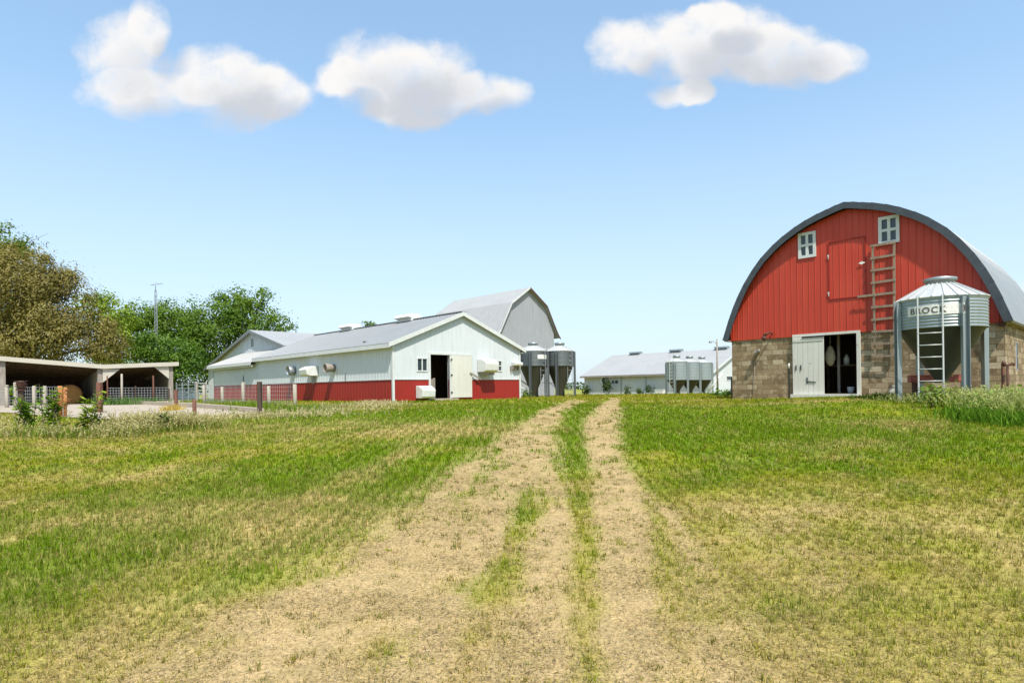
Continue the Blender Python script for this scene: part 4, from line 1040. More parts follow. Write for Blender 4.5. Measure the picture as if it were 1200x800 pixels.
# hay bale in the left bay
q = SH.hit(80, 474, 1, 1.6)
p = SH.world(q.x, 1.6); p.z = float(gz(p.x, p.y))
mb = MB(); prof = [(.02, -.55), (.46, -.55), (.57, -.50), (.60, -.3), (.585, 0), (.60, .3), (.57, .50), (.46, .55), (.02, .55)]
mb.lathe(prof, 30, smooth=True); hb = mb.build('hay_bale', M['hay'], None); hb.location = p+Vector((0, 0, .57)); hb.rotation_euler = (0, R(90), A+math.pi/2+R(8))
tag(hb, 'brown round hay bale in the left bay of the open shed', 'hay bale')
# loose hay round the bale
# ------------------------------------------------------------------ concrete yard and kerb
k0 = gpt(306, 485); k1_ = WB.world(-4.2, 16); kd = Vector((-.6899, .7239, 0))
yard = [k0+Vector((0, 0, 0)), k0+kd*17, SH.world(.8, -.2), SH.world(-12, -.2), gpt(-60, 480), gpt(40, 487), gpt(110, 492), gpt(215, 491)]
bm = bmesh.new()
vs = [bm.verts.new((p.x, p.y, 0)) for p in yard]; bm.faces.new(vs)
bmesh.ops.triangulate(bm, faces=bm.faces)
for _ in range(4): bmesh.ops.subdivide_edges(bm, edges=[e for e in bm.edges if e.calc_length() > 1.2], cuts=1, use_grid_fill=True)
bmesh.ops.triangulate(bm, faces=bm.faces)
for v_ in bm.verts: v_.co.z = float(gz(v_.co.x, v_.co.y))+.035
me = bpy.data.meshes.new('concrete_yard'); bmesh.ops.recalc_face_normals(bm, faces=bm.faces); bm.to_mesh(me); bm.free(); me.materials.append(M['concrete'])
o = bpy.data.objects.new('concrete_yard', me); COL.objects.link(o); tag(o, kind='structure')
mb = MB()
for i in range(17):
    a = k0+kd*i; b = k0+kd*(i+.995); za = float(gz(a.x, a.y)); zb_ = float(gz(b.x, b.y))
    mb.bar(Vector((a.x, a.y, za+.06)), Vector((b.x, b.y, zb_+.06)), .2, .26)
a = SH.world(-3.2, -1.0); b = SH.world(0, -1.3)
for i in range(4):
    p = a.lerp(b, i/4); q = a.lerp(b, (i+.99)/4); p.z = float(gz(p.x, p.y))+.05; q.z = float(gz(q.x, q.y))+.05; mb.bar(p, q, .16, .2)
tag(mb.build('kerb', M['concrete']), kind='structure')

# ------------------------------------------------------------------ fences and posts
def post_mesh(kind, h, r):
    mb = MB(); n = 9 if kind == 'round' else 4
    if kind == 'round': mb.lathe([(r*1.05, -.3), (r, h*.5), (r*.96, h-.02), (r*.8, h)], 9)
    else: mb.box(-r, r, -r, r, -.3, h)
    return mb
def place(px, Y): return ground_at(px, Y)
def mesh_wire(a, b, h, rows=7, step=.17, z0=.05, wr=.007):
    """woven wire between two ground points"""
    mb = MB(); Ln = (b-a).length; n = max(1, int(Ln/step))
    def P(s_, z):
        p = a.lerp(b, s_); p.z = float(gz(p.x, p.y))+z; return p
    for r_ in range(rows):
        z = z0+(h-z0)*(r_/(rows-1))**1.25
        for k in range(max(1, n//4)):
            s0 = k/max(1, n//4); s1 = (k+1)/max(1, n//4); mb.tube(P(s0, z), P(s1, z), wr, None, 4, caps=False)
    for k in range(1, n): mb.tube(P(k/n, z0), P(k/n, h), wr*.85, None, 4, caps=False)
    return mb
# fence beside the white barn
pts = []
fp = [(345.5, 25.6), (315, 27.4), (285, 29.7), (260.5, 31.8), (239, 33.8)]
t = thing('wire_fence', 'woven wire fence on pale wooden posts along the white barn wall', 'fence')
prev = None
for px, Y in fp:
    p = place(px, Y); z1 = at(px, {345.5: 450, 315: 452, 285: 448, 260.5: 453, 239: 451}[px], Y).z
    mb = post_mesh('round', z1-p.z, .085); o = mb.build('post', M['postwood'], t, p)
    if prev is not None: mesh_wire(prev, p, 1.0).build('wire_mesh', M['wire'], t)
    prev = p
mb = MB(); p = place(285, 29.7); mb.bar((p.x+.02, p.y, p.z+1.1), (p.x+.02, p.y, at(284, 440, 29.7).z), .035); mb.build('steel_rod', M['blacksteel'], t)
# fence before the right bay of the shed
t = thing('wire_fence', 'sagging grey wire fence on thin rusty posts before the right shed bay', 'fence')
prev = None
a0_ = SH.world(-3.5, -.9); b0_ = SH.world(.9, -.9)
for k, (px, pt_, mt, r_) in enumerate(((126, 440, 'redpost', .035), (143, 438, 'postwood', .06), (159, 452, 'darkpost', .04), (180, 440, 'redpost', .045), (198, 455, 'darkpost', .05))):
    h_ = SH.hit(px, 470, 1, -.9); p = SH.world(h_.x, -.9); p.z = float(gz(p.x, p.y)); z1 = SH.o.z+SH.hit(px, pt_, 1, -.9).z
    post_mesh('round', z1-p.z, r_).build('post', M[mt], t, p)
    if prev is not None: mesh_wire(prev, p, .92, 8, .14, wr=.009).build('wire_mesh', M['wire'], t)
    prev = p
# fence before the left bay
t = thing('wire_fence', 'short wire fence on pale posts before the left shed bay', 'fence')
prev = None
for px, pt_, Y in ((-30, 452, 28.2), (8, 451, 28.0), (18, 448, 27.8), (40, 452, 27.2), (52.5, 452, 27.0), (70, 455, 26.6)):
    p = place(px, Y); z1 = at(px, pt_, Y).z; post_mesh('round', z1-p.z, .075).build('post', M['postwood'], t, p)
    if prev is not None: mesh_wire(prev, p, .95, 8, .15).build('wire_mesh', M['wire'], t)
    prev = p
# far fence with gate behind
t = thing('farm_gate', 'white metal gate standing beyond the concrete yard', 'gate')
a = place(231, 38.5); b = place(242, 39.5)
mb = MB()
for z in (.25, .5, .75, 1.0, 1.2): mb.bar(a+Vector((0, 0, z)), b+Vector((0, 0, z)), .05, .07)
mb.build('rails', M['trim'], t)
for p in (a, b): mb = MB(); mb.bar(p+Vector((0, 0, -.2)), p+Vector((0, 0, 1.3)), .08); mb.build('post', M['postwood'], t)
t = thing('wire_fence', 'thin wire fence on steel posts right of the open shed', 'fence')
prev = None
for px, Y in ((207, 38.0), (214, 38.2), (221, 38.4), (229, 38.6)):
    p = place(px, Y); post_mesh('square', 1.25, .03).build('post', M['galv'], t, p)
    if prev is not None: mesh_wire(prev, p, 1.1, 7, .2, wr=.010).build('wire_mesh', M['wire'], t)
    prev = p
# free-standing posts
for px, pb, ptop, r_, mt, kd_, lb, nm in (
    (25, 481, 446, .105, 'darkpost', 'round', 'thick dark post at the left end of the yard', 'wood_post'),
    (117, 484, 448, .075, 'redpost', 'square', 'thick square rusty red post before the concrete yard', 'corner_post'),
    (206.5, 480, 457, .05, 'redpost', 'square', 'short red post by the yellow straw heap', 'short_post'),
    (228, 488, 468, .06, 'redpost', 'round', 'low rusty post at the front edge of the concrete yard', 'short_post'),
    (304.5, 485, 447, .065, 'darkpost', 'square', 'dark brown post at the end of the concrete kerb', 'wood_post')):
    p = gpt(px, pb); z1 = at(px, ptop, p.y).z
    tag(post_mesh(kd_, z1-p.z, r_).build(nm, M[mt], None, p, bevel=.008 if kd_ == 'square' else 0), lb, 'post')
# rusty drum and tangle on the left posts
p = gpt(72, 489); zt = at(72, 452, p.y).z-p.z
t = thing('strainer_post', 'orange rusty post wrapped in loose rusted wire', 'post', p)
mb = MB(); mb.tube((-.05, 0, -.2), (-.03, 0, zt), .075, .065, 10); mb.tube((.1, .02, -.2), (.12, .02, zt*.95), .05, .05, 8); mb.build('post', M['rust'], t)
mb = MB(); rr = random.Random(4)
for k in range(12):
    z = zt*rr.uniform(.35, .95); r_ = rr.uniform(.13, .24); q0 = rr.uniform(0, 6.28)
    for j in range(9):
        q = q0+j*.6; q1 = q+.6; dz = rr.uniform(-.03, .03)
        mb.tube((.03+r_*math.cos(q), r_*math.sin(q), z+dz*j*.3), (.03+r_*math.cos(q1), r_*math.sin(q1), z+dz*(j+1)*.3), .009, None, 4, caps=False)
mb.build('wire_coil', M['rust'], t)
p = gpt(25, 481); zt = at(25, 446, p.y).z-p.z
t = thing('wire_roll', 'roll of dark rusty wire hung over the thick dark post', 'wire', p)
mb = MB(); rr = random.Random(9)
for k in range(34):
    z = zt*rr.uniform(.66, .98); r_ = rr.uniform(.12, .22); q0 = rr.uniform(0, 6.28)
    for j in range(11):
        q = q0+j*.58; mb.tube((r_*math.cos(q), r_*math.sin(q), z+.02*math.sin(q*2)), (r_*math.cos(q+.58), r_*math.sin(q+.58), z+.02*math.sin(q*2+1.16)), .010, None, 4, caps=False)
mb.build('coil', M['darkrust'], t)

# ------------------------------------------------------------------ antenna mast
p = place(184, 75.); H = at(184, 340, 75.).z-p.z
t = thing('antenna_mast', 'slim grey lattice antenna mast above the trees behind the shed', 'mast', p)
mb = MB(); rr = .22
tri = [(rr*math.cos(q), rr*math.sin(q)) for q in (0, 2.094, 4.189)]
for x, y in tri: mb.tube((x, y, 0), (x*.6, y*.6, H), .035, .03, 5)
k = 0; z = 0
while z < H-.5:
    f0 = 1-.4*z/H; f1 = 1-.4*(z+.5)/H
    for i in range(3):
        a = tri[i]; b = tri[(i+1) % 3]; mb.tube((a[0]*f0, a[1]*f0, z), (b[0]*f1, b[1]*f1, z+.5), .018, None, 4, caps=False)
    z += .5
mb.build('lattice', M['steel'], t)
mb = MB(); zt = at(184, 331, 75.).z-p.z
mb.tube((0, 0, H-.2), (0, 0, zt), .04); mb.bar((-.6, 0, zt-.3), (.75, .3, zt-.1), .04)
for k in range(5): mb.bar((-.5+k*.28, -.25, zt-.28+k*.04), (-.5+k*.28, .45, zt-.28+k*.04), .025)
mb.build('aerial', M['steel'], t)
# small white house glimpsed right of the shed
p = place(214, 88); t = thing('white_garage', 'white garage glimpsed under the trees beyond the shed', 'garage', p, A)
mb = MB(); wall(mb, FRONT, -2.2, 2.2, lambda a: 2.2+.5*(1-abs(a)/2.2), [], .15, -.4, [0], .3); wall(mb, lambda a, c_, b: (-2.2+c_, a, b), .15, 5, 2.2, [], .15, -.4, (), .3); mb.build('wall', M['white'], t)
mb = MB(); roof(mb, (-2.5, -.3, 2.13), (-2.5, 5, 2.13), (0, 5, 2.75), (0, -.3, 2.75)); roof(mb, (2.5, -.3, 2.13), (2.5, 5, 2.13), (0, 5, 2.75), (0, -.3, 2.75)); mb.build('roof', M['greyroof'], t)

# ------------------------------------------------------------------ trees
def tree(label, px, Y, lobes, c0, c1, leaf=.26, dens=26., name='broadleaf_tree', droop=0., elong=1.5, group=None, trunk_r=.28, cat='tree', clump=.17, fill=.62):
    p = ground_at(px, Y); rng = np.random.default_rng(int(px*7+Y))
    t = thing(name, label, cat, p, 0, group)
    mb = MB(); parts = []
    tops = []
    for lpx, lpy, rx, ry in lobes:
        c_ = at(lpx, lpy, Y); k = Y/F; rX, rZ = rx*k, ry*k; rY = (rX+rZ)/2
        c_ = c_-p; c_.y += rng.uniform(-.25, .25)*rY
        nl = int(dens*(rX*rZ+rX*rY+rY*rZ)*1.9/(leaf/.26)**1.75)
        ncl = max(9, int((rX*rZ+rX*rY+rY*rZ)*1.0), min(34, nl//60))
        d = rng.normal(size=(ncl, 3)); d /= np.linalg.norm(d, axis=1)[:, None]
        rad = rng.uniform(fill, 1.0, ncl)**.7*rng.uniform(.86, 1.08, ncl)
        cc = d*rad[:, None]*np.array((rX, rY, rZ))+np.array(c_)
        which = rng.integers(0, ncl, nl); sg = clump*(rX+rZ)/2+.12
        P = cc[which]+rng.normal(size=(nl, 3))*np.array((sg, sg, sg*(.7+droop)))
        P[:, 2] = np.maximum(P[:, 2], .15)
        out = (P-np.array(c_)); out /= (np.linalg.norm(out, axis=1)[:, None]+1e-6)
        co_ = P-cc[which]; co_ /= (np.linalg.norm(co_, axis=1)[:, None]+1e-6)
        nrm = out*.5+co_*.9+rng.normal(size=(nl, 3))*.26+np.array((0, 0, .45)); nrm /= np.linalg.norm(nrm, axis=1)[:, None]
        q = rng.normal(size=(nl, 3))+np.array((0, 0, -droop*2.5)); a = np.cross(nrm, q); a /= (np.linalg.norm(a, axis=1)[:, None]+1e-6)
        if droop: a = q-nrm*np.sum(q*nrm, 1)[:, None]; a /= (np.linalg.norm(a, axis=1)[:, None]+1e-6)
        b = np.cross(nrm, a); s_ = leaf*rng.uniform(.6, 1.35, nl)/2
        Vv, sz, lp = leaves(P, a*(s_*elong)[:, None], b*s_[:, None])
        cv = rng.uniform(0, 1, ncl)[which]*.62+rng.uniform(0, 1, nl)*.38
        C = np.array(c0)+(np.array(c1)-np.array(c0))*cv[:, None]
        parts.append((Vv, sz, lp, np.repeat(C, 4, 0)))
        tops.append(Vector(c_))
    z0 = min(q.z for q in tops); fork = Vector((0, 0, max(.8, z0*.55) if trunk_r > .1 else .05))
    if trunk_r < .1: mb.tube((0, 0, -.2), fork, trunk_r*.5, trunk_r*.4, 6, caps=False)
    if trunk_r > .1: mb.tube((0, 0, -.3), (0, 0, .4), trunk_r*1.4, trunk_r, 9, caps=False); mb.tube((0, 0, .4), fork, trunk_r, trunk_r*.8, 9, caps=False)
    for q in tops:
        m_ = fork.lerp(q, .55)+Vector((rng.uniform(-.3, .3), rng.uniform(-.3, .3), .3))*(1 if trunk_r > .1 else .15); mb.tube(fork, m_, trunk_r*(.6 if trunk_r > .1 else .3), trunk_r*.36, 7, caps=False); mb.tube(m_, q, trunk_r*.36, trunk_r*.12, 6, caps=False)
        for k in range(5):
            e = q+Vector(rng.normal(size=3))*(q-fork).length*.07; mb.tube(m_.lerp(q, rng.uniform(.2, .9)), e, trunk_r*.14, trunk_r*.04, 5, caps=False)
    mb.build('trunk', M['bark'], t, fix=False)
    Vv, sz, lp, C = merge(parts); npmesh('crown', Vv, sz, lp, M['foliage'], C, t)
    return t
gA, gB = (.05, .10, .010), (.17, .27, .022)
tree('tall green tree at the far left edge, rising behind the brown-leaved tree', 5, 62, [(6, 280, 32, 22), (-22, 290, 45, 30), (-30, 340, 60, 50), (30, 298, 12, 9), (-10, 400, 60, 40)], gA, (.14, .22, .025), .18)
tree('broad olive-brown fine-leaved tree behind the open shed', 20, 50, [(-5, 350, 62, 58), (38, 338, 46, 42), (72, 362, 42, 46), (50, 395, 62, 34), (100, 388, 36, 32), (12, 312, 34, 24), (-20, 400, 60, 40), (120, 404, 26, 22), (78, 326, 14, 13), (52, 308, 12, 9)],
     (.13, .108, .028), (.29, .245, .068), .10, 27, 'willow_tree', .35, 2.3, clump=.13)
tree('light green tree between the brown-leaved tree and the darker trees', 122, 66, [(118, 370, 24, 28), (105, 360, 18, 18), (140, 383, 20, 28), (128, 400, 28, 32)], (.10, .17, .012), (.30, .40, .03), .17)
tree('green tree with rounded top left of the antenna mast', 160, 80, [(158, 372, 24, 22), (150, 395, 26, 26), (172, 398, 26, 28), (145, 380, 14, 14)], gA, gB, .20)
tree('green tree behind the antenna mast', 205, 82, [(200, 373, 30, 22), (186, 370, 20, 17), (215, 390, 32, 28), (230, 378, 20, 18), (200, 412, 34, 24), (185, 392, 24, 24)], gA, gB, .20)
tree('dense dark round-crowned tree just right of the shed roof', 192, 56, [(192, 408, 38, 20), (165, 418, 26, 18), (212, 423, 28, 24), (215, 440, 24, 16), (188, 430, 34, 18), (176, 404, 18, 12)], (.035, .085, .010), (.13, .23, .020), .15, clump=.14)
tree('largest green tree, spreading above the white gabled barn', 275, 64, [(290, 366, 32, 28), (255, 376, 36, 32), (300, 383, 38, 26), (245, 405, 34, 36), (275, 400, 44, 36), (325, 382, 18, 13), (270, 356, 24, 17), (238, 432, 28, 28), (262, 430, 32, 22), (305, 350, 16, 13), (232, 385, 18, 20)], (.05, .105, .010), (.155, .25, .020), .17)
tree('small far tree whose top shows over the white barn ridge', 434, 90, [(433, 381, 8, 5), (440, 384, 8, 6), (428, 386, 9, 7), (434, 395, 12, 10)], gA, gB, .25)
def shrub(label, px, Y, lobes, c0, c1, leaf=.12, name='shrub', dens=60):
    return tree(label, px, Y, lobes, c0, c1, leaf, dens, name, .2, 1.8, trunk_r=.04, cat='shrub', clump=.22, fill=.2)
shrub('dark upright shrub below the round fan of the far barn', 711, 76, [(711, 455, 4, 6), (710, 449, 3, 4)], (.02, .045, .01), (.06, .10, .02), .22)
shrub('low dark bush at the left end of the far barn', 688, 79, [(687, 457, 3.5, 5)], (.02, .045, .01), (.06, .10, .02), .2)
for px, py, lb in ((735, 457, 'tall thin weed left of the white chest by the far barn'), (749, 458, 'small weed stem along the far barn wall'), (761, 456, 'dark leafy weed nearest the white chest')):
    shrub(lb, px, 72, [(px, py, 1.8, 4.5)], (.03, .06, .012), (.09, .13, .03), .16, 'weed')
shrub('low green bush against the left corner of the red barn', 852, 31, [(850, 462, 9, 5), (840, 464, 6, 3.5)], (.05, .11, .012), (.14, .24, .03), .10)
shrub('leafy green weed bush at the right edge beside the barn corner', 1172, 16.3, [(1140, 482, 16, 9), (1162, 484, 18, 11), (1186, 480, 20, 15), (1208, 476, 18, 16), (1150, 476, 14, 9), (1200, 490, 16, 8)], (.08, .16, .012), (.26, .38, .05), .085)
shrub('small green weed clump at the foot of the large feed bin ladder', 1092, 17.6, [(1086, 462, 9, 6), (1102, 460, 9, 7)], (.10, .17, .02), (.28, .34, .06), .07)
shrub('small leafy plant at the base of the feed bin pair', 616, 42, [(616, 462, 4, 4)], (.05, .09, .015), (.13, .2, .03), .12)
# far wood on the horizon
P = []; rng = np.random.default_rng(5); parts = []
n = 9000; x = rng.uniform(-700, 1000, n); hN = 4+5*fbm(x*.02, x*0, 9)+2*vnoise(x*.11, x*0, 4); y = 640+rng.uniform(0, 25, n)
z = rng.uniform(0, 1, n)**.8*hN+EYE-2.8
Pn = np.stack((x, y, z), -1); nr = rng.normal(size=(n, 3)); a = np.cross(nr, rng.normal(size=(n, 3))); a /= np.linalg.norm(a, axis=1)[:, None]; b = np.cross(nr, a); b /= np.linalg.norm(b, axis=1)[:, None]
Vv, sz, lp = leaves(Pn, a*1.6, b*1.3); C = np.array((.05, .09, .035))+rng.uniform(0, 1, (n, 1))*np.array((.06, .08, .03))
o = npmesh('distant_wood', Vv, sz, lp, M['foliage'], np.repeat(C, 4, 0)); tag(o, 'thin far line of trees on the horizon', 'wood', kind='stuff')

# ------------------------------------------------------------------ grass
def scatter(y0, y1, dens, hm, wm_, side=1.06, thin=1.0):
    """grass blades over the visible wedge of ground between two distances"""
    half = lambda y: (600/F)*y*side+1.5
    Aarea = (half(y0)+half(y1))*(y1-y0); n = int(Aarea*dens)
    y = y0+(y1-y0)*RNG.uniform(0, 1, n); x = RNG.uniform(-1, 1, n)*half(y1)
    k = np.abs(x) < half(y); x, y = x[k], y[k]
    # clumping: pull blades toward tuft centres
    cs_ = .09+.012*y0
    tx = (np.floor(x/cs_)+.5+(vnoise(np.floor(x/cs_)*7.3, np.floor(y/cs_)*3.1, 8)-.5)*1.0)*cs_; ty = (np.floor(y/cs_)+.5+(vnoise(np.floor(x/cs_)*2.9, np.floor(y/cs_)*8.3, 9)-.5)*1.0)*cs_
    pull = np.where(RNG.uniform(0, 1, len(x)) < .55, .55, .0); x = x+(tx-x)*pull; y = y+(ty-y)*pull
    b, g, s_ = fields(x, y)
    tuft = vnoise(x*7.1, y*7.1, 91) > .80
    keep = RNG.uniform(0, 1, len(x)) < np.maximum(np.clip(1.02-b*1.25, .02, 1)*np.clip(.35+.95*g+.3*s_, .3, 1), np.where(tuft, .55, 0))
    x, y, b, g, s_ = x[keep], y[keep], b[keep], g[keep], s_[keep]
    nb = ~in_building(x, y); x, y, b, g, s_ = x[nb], y[nb], b[nb], g[nb], s_[nb]
    iny = inpoly(x, y, yard); k = ~iny; x, y, b, g, s_ = x[k], y[k], b[k], g[k], s_[k]
    n = len(x)
    lit = RNG.uniform(0, 1, n) < .07+.45*s_+.22*(1-g)           # dry blade
    h = hm*(.55+.75*g)*RNG.uniform(.35, 1.3, n)*np.clip(1-.5*b, .35, 1)
    lean = np.clip(RNG.normal(.45, .22, n), .05, .95); flat = lit & (RNG.uniform(0, 1, n) < .75); lean[flat] = RNG.uniform(.9, .99, flat.sum()); h[flat] *= .95
    w = wm_*RNG.uniform(.6, 1.4, n)
    C = grass_color(np.clip(g+RNG.normal(0, .12, n), 0, 1), np.clip(s_*.5+RNG.normal(0, .06, n), 0, 1))*RNG.uniform(.55, 1.4, n)[:, None]
    C[lit] = np.array((.46, .35, .13))*RNG.uniform(.35, 1.35, lit.sum())[:, None]
    z = gz(x, y)-.004
    up = RNG.uniform(0, 6.283, n)
    return blades(np.stack((x, y, z), -1), h, w, up, lean, C)
def inpoly(x, y, poly):
    c_ = np.zeros(len(x), bool); j = len(poly)-1
    for i in range(len(poly)):
        xi, yi, xj, yj = poly[i].x, poly[i].y, poly[j].x, poly[j].y
        c_ ^= ((yi > y) != (yj > y)) & (x < (xj-xi)*(y-yi)/((yj-yi) if abs(yj-yi) > 1e-9 else 1e-9)+xi); j = i
    return c_
def litter(y0, y1, dens, ln, wd):
    """dead stalks lying flat on the soil"""
    half = lambda y: (600/F)*y*1.08+1.5
    n = int((half(y0)+half(y1))*(y1-y0)*dens); y = y0+(y1-y0)*RNG.uniform(0, 1, n); x = RNG.uniform(-1, 1, n)*half(y1)
    k = (np.abs(x) < half(y)) & ~in_building(x, y) & ~inpoly(x, y, yard); x, y = x[k], y[k]
    k = RNG.uniform(0, 1, len(x)) < np.clip(vnoise(x*2.3, y*2.3, 15)*1.6-.25, .1, 1); x, y = x[k], y[k]; n = len(x)
    q = RNG.uniform(0, 6.283, n); l_ = ln*RNG.uniform(.3, 1.3, n); d = np.stack((np.cos(q)*l_, np.sin(q)*l_, RNG.normal(0, .12, n)*l_), -1)/2
    sd_ = np.stack((-np.sin(q), np.cos(q), RNG.normal(0, .3, n)), -1)*(wd*RNG.uniform(.6, 1.3, n))[:, None]/2
    Pq = np.stack((x, y, gz(x, y)+.006+RNG.uniform(0, .012, n)), -1); Vq, sq, lq = leaves(Pq, d, sd_)
    Cq = (np.array((.40, .31, .145))+RNG.normal(0, .02, (n, 3)))*np.where(RNG.uniform(0, 1, (n, 1)) < .3, RNG.uniform(.10, .4, (n, 1)), RNG.uniform(.6, 1.5, (n, 1))); return Vq, sq, lq, np.repeat(Cq, 4, 0)
def tufts(y0, y1, dens, nb_, rad, hm, wd):
    half = lambda y: (600/F)*y*1.08+1.2
    n = int((half(y0)+half(y1))*(y1-y0)*dens); y = y0+(y1-y0)*RNG.uniform(0, 1, n); x = RNG.uniform(-1, 1, n)*half(y1)
    k = np.abs(x) < half(y); x, y = x[k], y[k]
    k = RNG.uniform(0, 1, len(x)) < np.clip(fbm(x*2.6, y*.9, 57)*4.2-1.55, .10, 1); x, y = x[k], y[k]
    sz_ = RNG.uniform(.35, 1.4, len(x)); cnt = np.maximum(4, (nb_*sz_**1.5).astype(int)); tint = RNG.uniform(0, 1, len(x))
    X = np.repeat(x, cnt); Y = np.repeat(y, cnt); S_ = np.repeat(sz_, cnt); T_ = np.repeat(tint, cnt); n = len(X)
    q = RNG.uniform(0, 6.283, n); r_ = rad*S_*np.sqrt(RNG.uniform(0, 1, n)); X = X+r_*np.cos(q); Y = Y+r_*np.sin(q)
    Cq = lerp(np.broadcast_to(np.array((.100, .145, .008)), (n, 3)), np.broadcast_to(np.array((.25, .19, .03)), (n, 3)), T_)*RNG.uniform(.45, 1.35, (n, 1))
    return blades(np.stack((X, Y, gz(X, Y)-.004), -1), hm*S_*RNG.uniform(.4, 1.2, n), wd*RNG.uniform(.6, 1.3, n), q-np.pi/2+RNG.normal(0, .5, n), np.clip(RNG.normal(.55, .2, n), .1, .95), Cq)
parts = [tufts(2.0, 5.5, 95, 13, .026, .042, .0036), tufts(5.5, 10, 60, 12, .032, .048, .0054), tufts(10, 17, 22, 12, .045, .060, .009), tufts(17, 26, 6, 12, .07, .07, .016), scatter(2.0, 5.0, 5600, .064, .0046, 1.15), scatter(5.0, 9.0, 3200, .068, .0066), scatter(9.0, 15, 1250, .070, .0105), scatter(15, 24, 460, .070, .016), scatter(24, 40, 130, .085, .030), scatter(40, 90, 14, .14, .07),
         litter(2.0, 5.5, 6500, .042, .0034), litter(5.5, 10, 2600, .052, .005), litter(10, 18, 650, .072, .009), litter(18, 30, 130, .11, .018)]
Vv, sz, lp, C = merge(parts)
print('grass blades', len(Vv)//5)
o = npmesh('grass', Vv, sz, lp, M['grass'], C); tag(o, 'mown green and dry grass over the whole farm lane', 'grass', kind='stuff')
# gravel on the bare wheel lanes
n = 26000; y = 2.2+RNG.uniform(0, 1, n)**1.7*13; x = RNG.uniform(-1, 1, n)*(y*.86+1)
b, g, s_ = fields(x, y); k = RNG.uniform(0, 1, n) < np.clip(b*1.1-.1, .02, 1); x, y = x[k], y[k]; n = len(x)
rs = RNG.uniform(.003, .008, n)*(1+.05*y); z = gz(x, y)+rs*.25
octv = np.array([(1, 0, 0), (-1, 0, 0), (0, 1, 0), (0, -1, 0), (0, 0, .7), (0, 0, -.7)], float)
rot = RNG.uniform(0, 6.28, n); cr_, sr_ = np.cos(rot), np.sin(rot)
sx = RNG.uniform(.7, 1.5, n)
VV = octv[None]*np.stack((sx, np.ones(n), RNG.uniform(.6, 1, n)), -1)[:, None, :]
VV = np.stack((VV[..., 0]*cr_[:, None]-VV[..., 1]*sr_[:, None], VV[..., 0]*sr_[:, None]+VV[..., 1]*cr_[:, None], VV[..., 2]), -1)*rs[:, None, None]+np.stack((x, y, z), -1)[:, None]
fc_ = np.array([(0, 2, 4), (2, 1, 4), (1, 3, 4), (3, 0, 4), (2, 0, 5), (1, 2, 5), (3, 1, 5), (0, 3, 5)])
lp = (fc_[None]+(np.arange(n)*6)[:, None, None]).reshape(-1)
C = np.array((.46, .36, .22))*RNG.uniform(.5, 1.15, (n, 1))
m, nt = newmat('gravel'); an = N(nt, 'ShaderNodeAttribute', attribute_name='Col'); finish(nt, an.outputs[0], .9, spec=.2)
o = npmesh('gravel', VV.reshape(-1, 3), np.full(n*8, 3), lp, m, np.repeat(C, 6, 0)); tag(o, 'loose pale stones on the bare wheel lanes', 'gravel', kind='stuff')

# ------------------------------------------------------------------ tall pale grass and weeds
def tall(name, label, spots, c0, c1, hm, wm_, n_per, headc=None, kind='stuff', cat='grass'):
    parts = []
    for px, py, rx, ry, k in spots:
        p = gpt(px, py); n = int(n_per*k)
        x = p.x+RNG.normal(0, rx, n); y = p.y+RNG.normal(0, ry, n)
        nb = ~in_building(x, y); x, y = x[nb], y[nb]; n = len(x)
        h = hm*k**.3*RNG.uniform(.5, 1.2, n); C = np.array(c0)+(np.array(c1)-np.array(c0))*RNG.uniform(0, 1, (n, 1))
        base = np.stack((x, y, gz(x, y)-.01), -1); lean = np.clip(RNG.normal(.42, .2, n), .05, .9)
        parts.append(blades(base, h, wm_*RNG.uniform(.6, 1.4, n), RNG.uniform(0, 6.28, n), lean, C, np.array(headc) if headc else None))
        if headc:
            v5 = parts[-1][0].reshape(-1, 5, 3); tip = v5[:, 4]; md = (v5[:, 2]+v5[:, 3])/2; sel = RNG.uniform(0, 1, n) < .65
            tp, d = tip[sel], (tip-md)[sel]; d /= np.linalg.norm(d, axis=1)[:, None]
            for q in range(5):
                P = tp-d*(.02+.035*q)+RNG.normal(0, .014, tp.shape); a = d+RNG.normal(0, .5, d.shape); a /= np.linalg.norm(a, axis=1)[:, None]
                bb = np.cross(a, RNG.normal(size=a.shape)); bb /= np.linalg.norm(bb, axis=1)[:, None]
                Vq, sq, lq = leaves(P, a*.035, bb*.010); parts.append((Vq, sq, lq, np.repeat(np.array(headc)*RNG.uniform(.75, 1.2, (len(P), 1)), 4, 0)))
    Vv, sz, lp, C = merge(parts); o = npmesh(name, Vv, sz, lp, M['grass'], C); tag(o, label, cat, kind=kind); return o
tall('tall_grass', 'patchy pale seeding grass along the front of the concrete yard', [(10, 512, .6, .25, .3), (-25, 512, .8, .3, .6), (72, 512, .4, .2, .25), (118, 513, .45, .22, .35), (140, 510, .5, .25, .7), (160, 506, .5, .25, 1.5), (180, 504, .5, .25, 1.7), (200, 503, .5, .25, 1.4), (222, 503, .4, .2, .8), (240, 500, .4, .2, .4), (20, 498, .7, .3, .5)],
     (.18, .21, .035), (.44, .40, .14), .40, .012, 400, (.50, .44, .22))
tall('green_verge', 'mixed green stalks among the pale grass along the concrete yard', [(15, 512, .8, .25, .7), (45, 510, .6, .25, .9), (85, 512, .5, .2, .8), (125, 511, .5, .2, .8), (155, 508, .6, .2, .6), (190, 507, .6, .2, .6), (232, 503, .5, .2, .7)],
     (.07, .14, .012), (.24, .30, .04), .30, .018, 300)
tall('tall_grass', 'low seeding grass under and beside the large feed bin', [(1080, 471, .5, .35, .35), (1110, 473, .5, .35, .45), (1130, 474, .4, .35, .4), (1060, 470, .4, .3, .3)],
     (.13, .21, .02), (.34, .38, .09), .40, .013, 600, (.48, .46, .20))
